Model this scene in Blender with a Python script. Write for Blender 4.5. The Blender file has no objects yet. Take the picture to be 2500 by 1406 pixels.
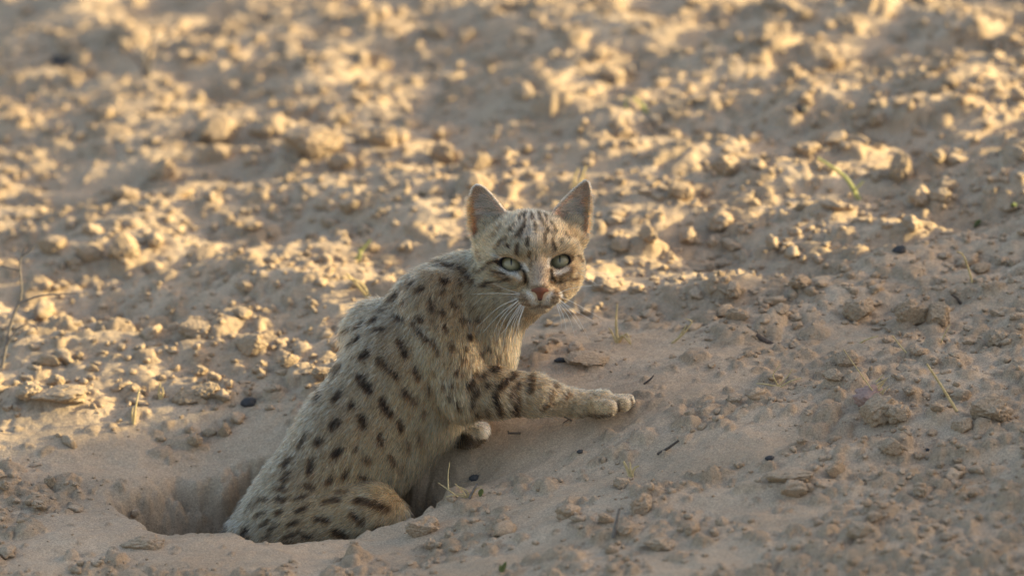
import bpy, math, random
import numpy as np
from mathutils import Vector, Matrix

# ------------------------------------------------------------------ camera, sky, sun
# working unit: 1/2600 m ("u").  View frame: a to the right, b down, w away from the lens.
TH = math.radians(20.0); ST, CT = math.sin(TH), math.cos(TH)
S = 2600.0
DIST = 16.0
ZOFF = 0.12
SUN_EL = math.radians(14.6)
SUN_AZ = math.radians(-8.0)         # sun stands to the right, a little beyond the cat
sc = bpy.context.scene
col = sc.collection
cam = bpy.data.cameras.new('camera'); cam_ob = bpy.data.objects.new('camera', cam); col.objects.link(cam_ob)
cam.sensor_width = 36.0; cam.lens = 36.0 * DIST / (2500.0 / S)
cam.clip_start = 0.5; cam.clip_end = 2000.0
cam.dof.use_dof = True; cam.dof.focus_distance = DIST - 0.045
cam.dof.aperture_fstop = 4.1; cam.dof.aperture_blades = 0
cam_ob.location = (0, -DIST * CT, DIST * ST + ZOFF)
cam_ob.rotation_euler = (math.pi / 2 - TH, 0, 0)
sc.camera = cam_ob

world = bpy.data.worlds.new('World'); sc.world = world; world.use_nodes = True
wn = world.node_tree
sky = wn.nodes.new('ShaderNodeTexSky'); sky.sky_type = 'NISHITA'; sky.sun_disc = False
sky.sun_elevation = SUN_EL; sky.sun_rotation = math.pi / 2 + SUN_AZ
sky.air_density = 1.0; sky.dust_density = 3.0; sky.ozone_density = 0.6
bg = wn.nodes['Background']; bg.inputs['Strength'].default_value = 0.15
wn.links.new(sky.outputs[0], bg.inputs['Color'])
sun = bpy.data.lights.new('sun', 'SUN'); sun_ob = bpy.data.objects.new('sun', sun); col.objects.link(sun_ob)
sun.energy = 4.6; sun.angle = math.radians(0.53); sun.color = (1.0, 0.85, 0.46)
SUNV = Vector((math.cos(SUN_EL) * math.cos(SUN_AZ), -math.cos(SUN_EL) * math.sin(SUN_AZ), math.sin(SUN_EL)))
sun_ob.location = SUNV * 30
sun_ob.rotation_euler = SUNV.to_track_quat('Z', 'Y').to_euler()
sc.view_settings.view_transform = 'Standard'; sc.view_settings.look = 'None'
sc.view_settings.gamma = 1.0; sc.view_settings.use_curve_mapping = False
sc.view_settings.exposure = 1.38
sc.cycles.max_bounces = 6; sc.cycles.diffuse_bounces = 3; sc.cycles.glossy_bounces = 2
sc.cycles.transparent_max_bounces = 8
sc.cycles.use_denoising = True
sc.cycles_curves.shape = 'RIBBONS' if hasattr(sc, 'cycles_curves') else None

rng = np.random.default_rng(11)
random.seed(5)

def v2w(p):
    """view frame (a, b, w) in u -> world metres"""
    p = np.asarray(p, dtype=np.float64).reshape(-1, 3)
    x = p[:, 0] - 1250; up = 703 - p[:, 1]; w = p[:, 2]
    return np.stack([x / S, (w * CT + up * ST) / S, (up * CT - w * ST) / S + ZOFF], 1)

def q2w(q):
    q = np.asarray(q, dtype=np.float64).reshape(-1, 3)
    r = q / S; r[:, 2] += ZOFF
    return r

# ------------------------------------------------------------------ small helpers
def tag(o, label=None, cat=None, group=None, kind=None):
    if label: o['label'] = label
    if cat: o['category'] = cat
    if group: o['group'] = group
    if kind: o['kind'] = kind
    return o

def mesh_from(name, verts, faces, mat, parent=None, smooth=True, quads=True):
    me = bpy.data.meshes.new(name)
    verts = np.asarray(verts, dtype=np.float32); faces = np.asarray(faces, dtype=np.int32)
    k = faces.shape[1]
    me.vertices.add(len(verts)); me.vertices.foreach_set('co', verts.ravel())
    me.loops.add(faces.size); me.loops.foreach_set('vertex_index', faces.ravel())
    me.polygons.add(len(faces))
    me.polygons.foreach_set('loop_start', np.arange(0, faces.size, k, dtype=np.int32))
    me.polygons.foreach_set('loop_total', np.full(len(faces), k, dtype=np.int32))
    me.update(calc_edges=True)
    if smooth: me.polygons.foreach_set('use_smooth', np.ones(len(faces), dtype=bool))
    if mat: me.materials.append(mat)
    o = bpy.data.objects.new(name, me); col.objects.link(o)
    if parent: o.parent = parent
    return o

def vcol(me, name, c):
    a = me.attributes.new(name, 'FLOAT_COLOR', 'POINT')
    c = np.asarray(c, dtype=np.float32)
    if c.shape[1] == 3: c = np.concatenate([c, np.ones((len(c), 1), np.float32)], 1)
    a.data.foreach_set('color', c.ravel())

_perm = rng.permutation(256)
_perm = np.concatenate([_perm, _perm, _perm])
_ga = rng.random(256) * 2 * np.pi
_gx, _gy = np.cos(_ga), np.sin(_ga)
def perlin(x, y, seed=0):
    xi = np.floor(x).astype(np.int64); yi = np.floor(y).astype(np.int64)
    xf = x - xi; yf = y - yi
    u = xf * xf * xf * (xf * (xf * 6 - 15) + 10); v = yf * yf * yf * (yf * (yf * 6 - 15) + 10)
    def g(ix, iy, dx, dy):
        h = _perm[_perm[(ix + seed * 17) & 255] + ((iy + seed * 31) & 255)] & 255
        return _gx[h] * dx + _gy[h] * dy
    a = g(xi, yi, xf, yf); b = g(xi + 1, yi, xf - 1, yf); c = g(xi, yi + 1, xf, yf - 1); d = g(xi + 1, yi + 1, xf - 1, yf - 1)
    return ((a * (1 - u) + b * u) * (1 - v) + (c * (1 - u) + d * u) * v) * 1.5

_g3 = rng.normal(size=(256, 3)); _g3 /= np.linalg.norm(_g3, axis=1)[:, None]
def perlin3(p, seed=0):
    i = np.floor(p).astype(np.int64); f = p - i
    t = f * f * f * (f * (f * 6 - 15) + 10)
    out = 0
    for dx in (0, 1):
        for dy in (0, 1):
            for dz in (0, 1):
                h = _perm[_perm[_perm[(i[:, 0] + dx + seed) & 255] + ((i[:, 1] + dy) & 255)] + ((i[:, 2] + dz) & 255)] & 255
                g = _g3[h]
                dot = g[:, 0] * (f[:, 0] - dx) + g[:, 1] * (f[:, 1] - dy) + g[:, 2] * (f[:, 2] - dz)
                wx = t[:, 0] if dx else 1 - t[:, 0]; wy = t[:, 1] if dy else 1 - t[:, 1]; wz = t[:, 2] if dz else 1 - t[:, 2]
                out = out + dot * wx * wy * wz
    return out * 1.5

def sstep(x, a, b):
    t = np.clip((x - a) / (b - a), 0, 1)
    return t * t * (3 - 2 * t)

class Mat:
    def __init__(s, name):
        s.m = bpy.data.materials.new(name); s.m.use_nodes = True
        s.t = s.m.node_tree; s.b = s.t.nodes['Principled BSDF']
    def n(s, kind, **kw):
        nd = s.t.nodes.new(kind)
        for k, v in kw.items(): setattr(nd, k, v)
        return nd
    def l(s, a, b): s.t.links.new(a, b)
    def math(s, op, a, b=None, clamp=False):
        nd = s.n('ShaderNodeMath', operation=op, use_clamp=clamp)
        for i, x in enumerate((a, b)):
            if x is None: continue
            if isinstance(x, (int, float)): nd.inputs[i].default_value = x
            else: s.l(x, nd.inputs[i])
        return nd.outputs[0]
    def mix(s, f, a, b, blend='MIX'):
        nd = s.n('ShaderNodeMix', data_type='RGBA', blend_type=blend)
        for i, x in ((0, f), (6, a), (7, b)):
            if isinstance(x, (int, float)): nd.inputs[i].default_value = x
            elif isinstance(x, tuple): nd.inputs[i].default_value = (*x, 1)
            else: s.l(x, nd.inputs[i])
        return nd.outputs[2]
    def noise(s, vec, scale, detail=3, rough=0.55):
        nd = s.n('ShaderNodeTexNoise'); nd.inputs['Scale'].default_value = scale
        nd.inputs['Detail'].default_value = detail; nd.inputs['Roughness'].default_value = rough
        s.l(vec, nd.inputs['Vector']); return nd.outputs['Fac']
    def ramp(s, f, stops):
        nd = s.n('ShaderNodeValToRGB'); e = nd.color_ramp.elements
        while len(e) < len(stops): e.new(0.5)
        for i, (p, c) in enumerate(stops): e[i].position = p; e[i].color = (*c, 1)
        s.l(f, nd.inputs[0]); return nd.outputs[0]

# ------------------------------------------------------------------ materials
SAND = (0.535, 0.398, 0.275); EARTH = (0.325, 0.235, 0.152)
def sand_material(name, earth):
    M = Mat(name)
    tc = M.n('ShaderNodeTexCoord').outputs['Object']
    geo = M.n('ShaderNodeNewGeometry').outputs['Position']
    vec = geo
    n1 = M.noise(vec, 9, 4); n2 = M.noise(vec, 60, 4); n3 = M.noise(vec, 520, 3, 0.7); n4 = M.noise(vec, 1500, 1)
    if earth is None:
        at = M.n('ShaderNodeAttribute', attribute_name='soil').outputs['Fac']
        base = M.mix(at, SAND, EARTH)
    else:
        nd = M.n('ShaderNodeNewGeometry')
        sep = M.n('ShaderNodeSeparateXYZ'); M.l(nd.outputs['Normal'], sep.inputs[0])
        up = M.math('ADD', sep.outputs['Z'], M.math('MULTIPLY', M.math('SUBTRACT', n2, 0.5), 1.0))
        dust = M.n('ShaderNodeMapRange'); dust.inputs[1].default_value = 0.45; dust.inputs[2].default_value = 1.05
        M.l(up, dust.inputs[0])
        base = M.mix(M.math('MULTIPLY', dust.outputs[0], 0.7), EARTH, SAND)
    c = M.mix(M.math('MULTIPLY', M.math('SUBTRACT', n1, 0.35, True), 1.2, True), base, (0.42, 0.29, 0.19))
    c = M.mix(M.ramp(n2, [(0.35, (0, 0, 0)), (0.75, (0.55, 0.55, 0.55))]), c, (0.39, 0.275, 0.182))
    g = M.ramp(n3, [(0.25, (0.62, 0.62, 0.62)), (0.75, (1.32, 1.32, 1.32))])
    c = M.mix(1.0, c, g, 'MULTIPLY')
    g4 = M.ramp(n4, [(0.3, (0.75, 0.75, 0.76)), (0.7, (1.22, 1.22, 1.2))])
    c = M.mix(1.0, c, g4, 'MULTIPLY')
    M.l(c, M.b.inputs['Base Color'])
    M.b.inputs['Roughness'].default_value = 0.95
    M.b.inputs['Specular IOR Level'].default_value = 0.12
    bp = M.n('ShaderNodeBump'); bp.inputs['Strength'].default_value = 0.55; bp.inputs['Distance'].default_value = 0.0012
    h = M.math('ADD', M.math('MULTIPLY', n3, 0.7), M.math('MULTIPLY', M.noise(vec, 220, 4, 0.6), 1.4))
    M.l(h, bp.inputs['Height']); M.l(bp.outputs[0], M.b.inputs['Normal'])
    return M.m
m_sand = sand_material('sand', None)
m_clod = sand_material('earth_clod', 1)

def plain_material(name, c0, c1, scale=300, rough=0.8, stretch=None):
    M = Mat(name)
    geo = M.n('ShaderNodeNewGeometry').outputs['Position']
    n = M.noise(geo, scale, 4, 0.6)
    M.l(M.ramp(n, [(0.3, c0), (0.7, c1)]), M.b.inputs['Base Color'])
    M.b.inputs['Roughness'].default_value = rough
    M.b.inputs['Specular IOR Level'].default_value = 0.2
    bp = M.n('ShaderNodeBump'); bp.inputs['Strength'].default_value = 0.4; bp.inputs['Distance'].default_value = 0.0006
    M.l(n, bp.inputs['Height']); M.l(bp.outputs[0], M.b.inputs['Normal'])
    return M.m
m_straw = plain_material('straw', (0.42, 0.30, 0.13), (0.62, 0.48, 0.26), 250)
m_twig = plain_material('twig_bark', (0.06, 0.045, 0.038), (0.13, 0.10, 0.08), 400)
m_greytwig = plain_material('grey_twig', (0.13, 0.105, 0.085), (0.24, 0.20, 0.165), 400)
m_green = plain_material('green_leaf', (0.11, 0.135, 0.05), (0.18, 0.21, 0.085), 300, 0.5)
m_drygreen = plain_material('fading_green_blade', (0.25, 0.26, 0.09), (0.38, 0.35, 0.14), 250)
m_pebble = plain_material('dark_pebble', (0.035, 0.032, 0.032), (0.085, 0.078, 0.074), 500, 0.6)
m_pink = plain_material('pink_stone', (0.30, 0.19, 0.15), (0.40, 0.27, 0.22), 250)

# ------------------------------------------------------------------ the ground
def tps(pts, vals, lam=0.0):
    P = np.asarray(pts, float); n = len(P)
    def phi(r2): return np.where(r2 > 0, 0.5 * r2 * np.log(np.maximum(r2, 1e-12)), 0)
    sc_ = 500.0; P = P / sc_
    r2 = ((P[:, None] - P[None]) ** 2).sum(-1)
    A = np.zeros((n + 3, n + 3)); A[:n, :n] = phi(r2) + lam * np.eye(n)
    A[:n, n] = 1; A[:n, n + 1:] = P; A[n, :n] = 1; A[n + 1:, :n] = P.T
    b = np.zeros(n + 3); b[:n] = vals
    s = np.linalg.solve(A, b)
    def f(x, y):
        x = x / sc_; y = y / sc_
        out = s[n] + s[n + 1] * x + s[n + 2] * y
        for i in range(n):
            out = out + s[i] * phi((x - P[i, 0]) ** 2 + (y - P[i, 1]) ** 2)
        return out
    return f

def view_pt(a, b, w):            # view -> ground frame in u (x, y, z)
    return (a - 1250, w * CT + (703 - b) * ST, (703 - b) * CT - w * ST)

def plane(x, y):
    ax = 0.115
    return -279 + ax * np.clip(x - 240, -2600, 1500) + 0.05 * np.clip(y + 144, -1500, 1500) - 0.02 * np.clip(y - 600, 0, 2500)

CTRL = [(1490, 1013, -45), (1150, 1093, 40), (700, 1338, -330), (450, 1198, 130), (1000, 1262, -215), (1150, 1208, -175),
        (1150, 1150, 20), (200, 1328, -330), (1300, 1190, -200), (1330, 1100, -60), (600, 1060, 330), (850, 1000, 300), (300, 1090, 300),
        (950, 1330, -330)]
cp, cv = [], []
for a, b, w in CTRL:
    x, y, z = view_pt(a, b, w); cp.append((x, y)); cv.append(z - plane(x, y))
for x in (-1700, -1000, -300, 400, 1000, 1700):
    for y in (-1300, 900):
        cp.append((x, y)); cv.append(0)
for y in (-900, -400, 100, 500):
    cp.append((1000, y)); cv.append(0)
for y in (-700, 400):
    cp.append((-1700, y)); cv.append(-40 if y < 0 else 0)
cp += [(500, 300), (-300, 600), (-1000, 600), (500, -600), (-300, -900), (-1000, -900)]; cv += [0, 0, 0, 0, -40, -40]
_res = tps(cp, cv, 0.002)
def residual(x, y):
    m = sstep(x, -2300, -1500) * (1 - sstep(x, 1300, 2000)) * sstep(y, -1900, -1200) * (1 - sstep(y, 800, 1300))
    return _res(np.clip(x, -2300, 2000), np.clip(y, -1900, 1300)) * m

def seg_dist(x, y, p, q):
    px, py = p; qx, qy = q
    t = np.clip(((x - px) * (qx - px) + (y - py) * (qy - py)) / ((qx - px) ** 2 + (qy - py) ** 2), 0, 1)
    return np.hypot(x - px - t * (qx - px), y - py - t * (qy - py)), t

def trough(x, y):
    wob = 26 * perlin(x / 110, y / 110, 3) + 20 * perlin(x / 42, y / 42, 4) + 7 * perlin(x / 15, y / 15, 14)
    out = np.zeros_like(x)
    for p, q, d0, d1, r0, r1 in (((-765, -235), (-560, -225), 330, 480, 125, 185), ((-560, -225), (-330, -215), 460, 260, 185, 150),
                                 ((-330, -215), (-130, -130), 220, 20, 150, 90)):
        d, t = seg_dist(x, y, p, q)
        r = r0 + (r1 - r0) * t; dep = d0 + (d1 - d0) * t
        out = np.maximum(out, dep * (1 - sstep(d + wob, r - 85, r + 60 + 70 * sstep(y, -240, -120) * sstep(-x, 150, 500))))
    return out

# axes: fine in the part the lens sees, coarser and coarser outwards to the horizon
def axis(lo, hi, step, far, flo=None):
    mid = np.arange(lo, hi + step, step)
    def out(start, sgn):
        v, s, r = start, step, []
        while abs(v) < far:
            s *= 1.13; v += sgn * s; r.append(v)
        return np.array(r)
    return np.concatenate([out(mid[0], -1)[::-1], mid, out(mid[-1], 1)])
GX = axis(-1650, 1650, 4.6, 260000); GY = axis(-1550, 3350, 6.2, 260000)
X, Y = np.meshgrid(GX, GY)
near = (np.abs(X) < 9000) & (np.abs(Y) < 12000)

def churn(x, y):
    """how much the surface is broken into clods, 0..1"""
    c = 0.46 + 0.85 * perlin(x / 380, y / 330, 8) + 0.75 * perlin(x / 150, y / 130, 9)
    smooth = np.exp(-(((x - 60) / 400) ** 2 + ((y + 40) / 130) ** 2)) + 0.9 * np.exp(-(((x + 650) / 300) ** 2 + ((y - 30) / 130) ** 2)) \
        + 0.9 * np.exp(-(((x + 500) / 420) ** 2 + ((y + 480) / 130) ** 2)) + 0.8 * np.exp(-(((x + 150) / 260) ** 2 + ((y + 130) / 160) ** 2))
    c = c - 1.25 * smooth + 0.35 * sstep(y, 150, 600) + 0.5 * sstep(x, 250, 700) + 0.25 * sstep(-x, 300, 700) * sstep(y, 60, 200)
    return np.clip(c, 0, 1)

Z = plane(X, Y) + residual(X, Y) - trough(X, Y)
amp = 0.42 + 0.58 * sstep(Y, 100, 700) + 0.25 * sstep(X, 300, 900)
Z += near * amp * (42 * perlin(X / 420 + 3, Y / 330, 1) + 26 * perlin(X / 210, Y / 120, 2) + (11 + 9 * (1 - sstep(Y, -150, 150))) * (0.5 - np.abs(perlin(X / 150 + .3 * Y / 150, Y / 80, 5))) + 7 * (0.4 - np.abs(perlin(X / 75 - .3 * Y / 75, Y / 38, 16))))
CH = churn(X, Y)
Z += near * (CH * 7 * perlin(X / 60, Y / 48, 6) + (1.2 + 3.0 * CH) * perlin(X / 26, Y / 22, 7))
# unseen ridge added on the right, shaped to keep low sun off the cat
def shade_ridge_height(y):
    ym = y / S
    h = np.interp(ym, [-9, -6, -3.5, -2.0, -1.0, -0.1, 0.40, 0.585, 0.625, 0.77, 0.90, 1.2, 2.0, 8.0], [0.1, 0.6, 1.3, 1.65, 1.65, 1.53, 1.38, 1.24, 1.055, 0.92, 0.74, 0.40, 0.1, 0.0])
    return h * S
RX = 4.0 * S
rh = shade_ridge_height(Y)
Z += np.exp(-((X - RX) / (0.55 * S)) ** 2) * np.maximum(rh + near * (30 * perlin(X / 900, Y / 330, 12) + 36 * perlin(X / 300, Y / 110, 13)), 0)
# broken clods pressed into the surface
SOIL = np.zeros_like(Z)
i0 = int(np.argmin(np.abs(GX + 1650))); i1 = int(np.argmin(np.abs(GX - 1650))); j0 = int(np.argmin(np.abs(GY + 1550))); j1 = int(np.argmin(np.abs(GY - 3350)))
SX, SY = 4.6, 6.2
Zb = Z.copy()
nd = 19000
cx = rng.uniform(-1600, 1600, nd); cy = -1500 + 4800 * rng.random(nd) ** 1.25
cr = 4.5 + 8.5 * rng.exponential(1.0, nd); cr = np.minimum(cr, 50)
cr = np.where(cy < 50, np.minimum(cr, 34), cr)
keep = rng.random(nd) < (churn(cx, cy) ** 1.2 * 0.95 + 0.03) * (1 - 0.5 * sstep(cy, 100, 500))
cr = np.where(churn(cx, cy) < 0.15, np.minimum(cr, 9), cr)
for k in np.nonzero(keep)[0]:
    x0, y0, r = cx[k], cy[k], cr[k]
    e = r * 1.5
    a0 = i0 + max(0, int((x0 - e + 1650) / SX)); a1 = min(i1, i0 + int((x0 + e + 1650) / SX) + 2)
    b0 = j0 + max(0, int((y0 - e + 1550) / SY)); b1 = min(j1, j0 + int((y0 + e + 1550) / SY) + 2)
    if a1 - a0 < 2 or b1 - b0 < 2: continue
    xx = X[b0:b1, a0:a1] - x0; yy = Y[b0:b1, a0:a1] - y0
    ph = np.arctan2(yy, xx); k1, k2, k3 = rng.random(3) * 6.28
    st = rng.uniform(0.75, 1.3); an = rng.random() * 3.14
    xr = (xx * np.cos(an) + yy * np.sin(an)) * st; yr = (-xx * np.sin(an) + yy * np.cos(an)) / st
    rr = np.hypot(xr, yr) / (r * (1 + 0.16 * np.sin(2 * ph + k1) + 0.13 * np.sin(3 * ph + k2) + 0.08 * np.sin(5 * ph + k3)))
    nz = perlin(xx / (0.75 * r) + k1 * 9, yy / (0.75 * r) + k2 * 9, 2); rr = rr * (1 + 0.2 * nz)
    h = r * rng.uniform(0.4, 0.9) * (0.72 if y0 > 100 else 1.0)
    tx, ty = rng.normal(0, 0.28, 2)
    dome = h * (np.clip(1 - rr ** 2.6, 0, 1) ** 0.55) * np.clip(1 + (tx * xx + ty * yy) / r + 0.17 * perlin(xx / (0.4 * r) + k2 * 7, yy / (0.4 * r) + k3 * 7, 4), 0.3, 1.6)
    zc = Zb[(b0 + b1) // 2, (a0 + a1) // 2]
    cand = 0.55 * zc + 0.45 * Zb[b0:b1, a0:a1] - 0.12 * h + dome
    sub = Z[b0:b1, a0:a1]
    win = (rr < 1) & (cand > sub)
    sub[win] = cand[win]
    SOIL[b0:b1, a0:a1][win] = np.maximum(SOIL[b0:b1, a0:a1][win], rng.uniform(0.35, 1.0))

def ground_z(x, y):
    x = np.asarray(x, float); y = np.asarray(y, float)
    fx = np.clip((x + 1650) / SX, 0, i1 - i0 - 1.001); fy = np.clip((y + 1550) / SY, 0, j1 - j0 - 1.001)
    ix = fx.astype(int); iy = fy.astype(int); fx = fx - ix; fy = fy - iy; ix = ix + i0; iy = iy + j0
    return (Z[iy, ix] * (1 - fx) + Z[iy, ix + 1] * fx) * (1 - fy) + (Z[iy + 1, ix] * (1 - fx) + Z[iy + 1, ix + 1] * fx) * fy

def project(x, y, z):
    """ground frame -> picture position in u and depth"""
    w = y * CT - z * ST; up = y * ST + z * CT
    s = 1 + w / (S * DIST)
    return 1250 + x / s, 703 - up / s, w

def hit(a, b):
    """where the line of sight through (a, b) first meets the ground, in ground frame u"""
    w = np.arange(-1500, 4600, 3.0); s = 1 + w / (S * DIST)
    x = (a - 1250) * s; up = (703 - b) * s
    y = w * CT + up * ST; z = up * CT - w * ST
    k = np.nonzero(ground_z(x, y) >= z)[0]
    k = k[0] if len(k) else len(w) - 1
    return np.array([x[k], y[k], z[k]])

# build the sheet
nx, ny = len(GX), len(GY)
idx = np.arange(nx * ny).reshape(ny, nx)
gf = np.stack([idx[:-1, :-1], idx[:-1, 1:], idx[1:, 1:], idx[1:, :-1]], -1).reshape(-1, 4)
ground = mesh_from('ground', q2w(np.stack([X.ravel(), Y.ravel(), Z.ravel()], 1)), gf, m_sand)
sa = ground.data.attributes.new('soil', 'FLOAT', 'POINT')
soil = np.clip(SOIL + near * (0.22 + 0.5 * perlin(X / 300, Y / 200, 15)) + 0.95 * np.clip(trough(X, Y) / 110, 0, 1), 0, 1)  # burrow term: dug earth colour that also paints in the hole's shade
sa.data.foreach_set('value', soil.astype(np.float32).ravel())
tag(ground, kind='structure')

# ------------------------------------------------------------------ the cat: one skin drawn out of a distance field
class Field:
    def __init__(s, ax, ay, az):
        s.ax, s.ay, s.az = ax, ay, az
        s.d = np.full((len(ax), len(ay), len(az)), 60.0, np.float32)
    def box(s, lo, hi):
        r = []
        for A, l, h in ((s.ax, lo[0], hi[0]), (s.ay, lo[1], hi[1]), (s.az, lo[2], hi[2])):
            i = max(0, int(np.searchsorted(A, l)) - 1); j = min(len(A), int(np.searchsorted(A, h)) + 1)
            r.append(slice(i, max(i + 1, j)))
        return tuple(r)
    def grid(s, b):
        return (s.ax[b[0]][:, None, None], s.ay[b[1]][None, :, None], s.az[b[2]][None, None, :])
    def add(s, f, lo, hi, k=10.0, pad=None):
        pad = 25 + k if pad is None else pad
        b = s.box([v - pad for v in lo], [v + pad for v in hi])
        x, y, z = s.grid(b)
        nd_ = f(x, y, z).astype(np.float32); od = s.d[b]
        h = np.maximum(k - np.abs(nd_ - od), 0) / k
        s.d[b] = np.minimum(nd_, od) - h * h * k * 0.25
    def cut(s, f, lo, hi, k=4.0):
        b = s.box([v - 20 for v in lo], [v + 20 for v in hi])
        x, y, z = s.grid(b)
        nd_ = -f(x, y, z).astype(np.float32); od = s.d[b]
        h = np.maximum(k - np.abs(nd_ - od), 0) / k
        s.d[b] = np.maximum(nd_, od) + h * h * k * 0.25

def capsule(p, q, r0, r1, sw=1.0):
    p = np.array(p, float); q = np.array(q, float); d = q - p; L2 = float((d * d).sum())
    def f(x, y, z):
        t = np.clip(((x - p[0]) * d[0] + (y - p[1]) * d[1] + (z - p[2]) * d[2]) / max(L2, 1e-6), 0, 1)
        r = r0 + (r1 - r0) * t
        return np.sqrt((x - p[0] - t * d[0]) ** 2 + (y - p[1] - t * d[1]) ** 2 + ((z - p[2] - t * d[2]) / sw) ** 2) - r
    lo = np.minimum(p, q) - max(r0, r1); hi = np.maximum(p, q) + max(r0, r1)
    return f, lo, hi

def ellipsoid(c, r, ang=0.0):
    c = np.array(c, float); r = np.array(r, float); ca, sa_ = math.cos(math.radians(ang)), math.sin(math.radians(ang))
    def f(x, y, z):
        dx, dy = x - c[0], y - c[1]
        a = (dx * ca + dy * sa_) / r[0]; b = (-dx * sa_ + dy * ca) / r[1]; g = (z - c[2]) / r[2]
        k0 = np.sqrt(a * a + b * b + g * g) + 1e-6
        k1 = np.sqrt((a / r[0]) ** 2 + (b / r[1]) ** 2 + (g / r[2]) ** 2) + 1e-9
        return k0 * (k0 - 1) / k1
    m = r.max()
    lo, hi = c - np.array([m, m, r[2]]), c + np.array([m, m, r[2]])
    return f, lo, hi

def poly_sd(poly, x, y):
    """signed distance (negative inside) to a closed outline in the a, b plane"""
    P = np.asarray(poly, float); n = len(P)
    d = np.full(np.broadcast(x, y).shape, 1e18); s_ = np.ones(d.shape)
    for i in range(n):
        a, b = P[i], P[i - 1]
        ex, ey = b - a; wx, wy = x - a[0], y - a[1]
        t = np.clip((wx * ex + wy * ey) / (ex * ex + ey * ey), 0, 1)
        d = np.minimum(d, (wx - ex * t) ** 2 + (wy - ey * t) ** 2)
        c1 = y >= a[1]; c2 = y < b[1]; c3 = ex * wy > ey * wx
        flip = (c1 & c2 & c3) | (~c1 & ~c2 & ~c3)
        s_ = np.where(flip, -s_, s_)
    return s_ * np.sqrt(d)

def smooth_outline(P, it=2):
    P = np.asarray(P, float)
    for _ in range(it):
        Q = np.roll(P, -1, 0); P = np.stack([0.75 * P + 0.25 * Q, 0.25 * P + 0.75 * Q], 1).reshape(-1, 2)
    return P

EAR_A = smooth_outline([(1172, 600), (1153, 572), (1147, 535), (1146, 500), (1150, 470), (1158, 452), (1176, 452), (1200, 474), (1224, 503), (1246, 532), (1247, 560), (1215, 596)])
EAR_B = smooth_outline([(1346, 522), (1364, 499), (1388, 473), (1412, 452), (1430, 438), (1441, 452), (1441, 490), (1438, 530), (1433, 562), (1424, 592), (1395, 590), (1358, 556)])
def ear(poly, w_in, w_out, u_in, u_out, back):
    """a cupped ear: the rim stands forward of the hollow"""
    def w0(x, y, sd):
        base = w_in + (w_out - w_in) * np.clip((x - u_in) / (u_out - u_in), -0.2, 1.2) + back * np.clip((560 - y) / 120, -0.3, 1.1)
        return base + 20 * (1 - np.exp(np.minimum(sd, 0) / 13.0)) 
    def f(x, y, z):
        sd = poly_sd(poly, x, y)
        return np.maximum(sd, (np.abs(z - w0(x, y, sd)) - 6.5) / 1.5)
    P = np.asarray(poly)
    lo = np.array([P[:, 0].min(), P[:, 1].min(), -120]); hi = np.array([P[:, 0].max(), P[:, 1].max(), 20])
    return f, lo, hi

# limbs and trunk: (shape, blend, hair direction)
PRIMS = []
def prim(shape, k, flow): PRIMS.append((shape, k, np.array(flow, float)))
TR = (-0.52, 0.82, 0.05)
prim(capsule((1085, 800, 5), (1000, 915, 5), 141, 160, 0.82), 40, TR)
prim(capsule((1000, 915, 5), (873, 1080, 5), 158, 144, 0.86), 30, TR)
prim(capsule((873, 1080, 5), (763, 1250, 5), 144, 146, 0.86), 30, TR)
prim(capsule((763, 1250, 5), (668, 1385, 5), 146, 148, 0.9), 30, TR)
prim(ellipsoid((908, 800, 72), (66, 52, 60), -38), 70, (-0.8, 0.35, 0.1))      # far shoulder showing past the spine
prim(capsule((1045, 1025, -5), (950, 1120, 0), 62, 48, 1.2), 50, (0.08, 0.98, 0))   # loose belly
prim(capsule((1055, 752, 5), (1130, 728, -5), 92, 96, 0.85), 30, (-0.72, 0.68, 0))
prim(capsule((1135, 742, 0), (1245, 690, -35), 112, 98, 0.9), 40, (-0.75, 0.6, 0))   # neck
prim(capsule((1215, 735, -45), (1176, 860, -40), 71, 76, 0.85), 40, (-0.12, 0.97, 0))      # throat and chest
prim(capsule((1176, 860, -40), (1165, 905, -40), 74, 60, 0.9), 30, (-0.1, 0.97, 0))
prim(capsule((1066, 745, -78), (1085, 850, -102), 84, 78, 0.6), 22, (-0.45, 0.88, 0))  # near shoulder blade
prim(capsule((1088, 850, -102), (1135, 955, -108), 78, 60, 0.75), 16, (-0.2, 0.95, 0))
prim(capsule((1128, 952, -100), (1210, 957, -105), 58, 55), 26, (0.55, 0.8, 0))
prim(capsule((1210, 957, -105), (1305, 963, -90), 55, 44), 18, (0.85, 0.5, 0))
prim(capsule((1305, 963, -90), (1405, 983, -62), 44, 28), 18, (0.93, 0.35, 0))
prim(capsule((1405, 984, -62), (1470, 984, -56), 27, 30), 14, (0.97, 0.2, 0))
for p, q, r0, r1 in (((1450, 988, -80), (1488, 995, -90), 18, 19.5), ((1470, 980, -66), (1522, 985, -70), 18, 17.5),
                     ((1468, 978, -48), (1532, 978, -48), 16, 15.5), ((1455, 984, -36), (1508, 982, -28), 14, 13)):
    prim(capsule(p, q, r0, r1), 3.5, (0.98, 0.1, 0))
# far foreleg
prim(capsule((1095, 885, 85), (1075, 985, 95), 66, 44), 24, (0, 1, 0))
prim(capsule((1075, 985, 95), (1128, 1052, 52), 42, 29), 16, (0.6, 0.8, 0))
prim(capsule((1122, 1056, 50), (1146, 1058, 32), 33, 33), 12, (0.8, 0.5, 0))
for p, q, r0, r1 in (((1128, 1064, 10), (1146, 1070, -4), 17, 19), ((1144, 1052, 20), (1168, 1058, 6), 18, 20), ((1152, 1045, 40), (1176, 1050, 30), 17, 18)):
    prim(capsule(p, q, r0, r1), 5, (0.75, 0.5, -0.2))
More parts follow.
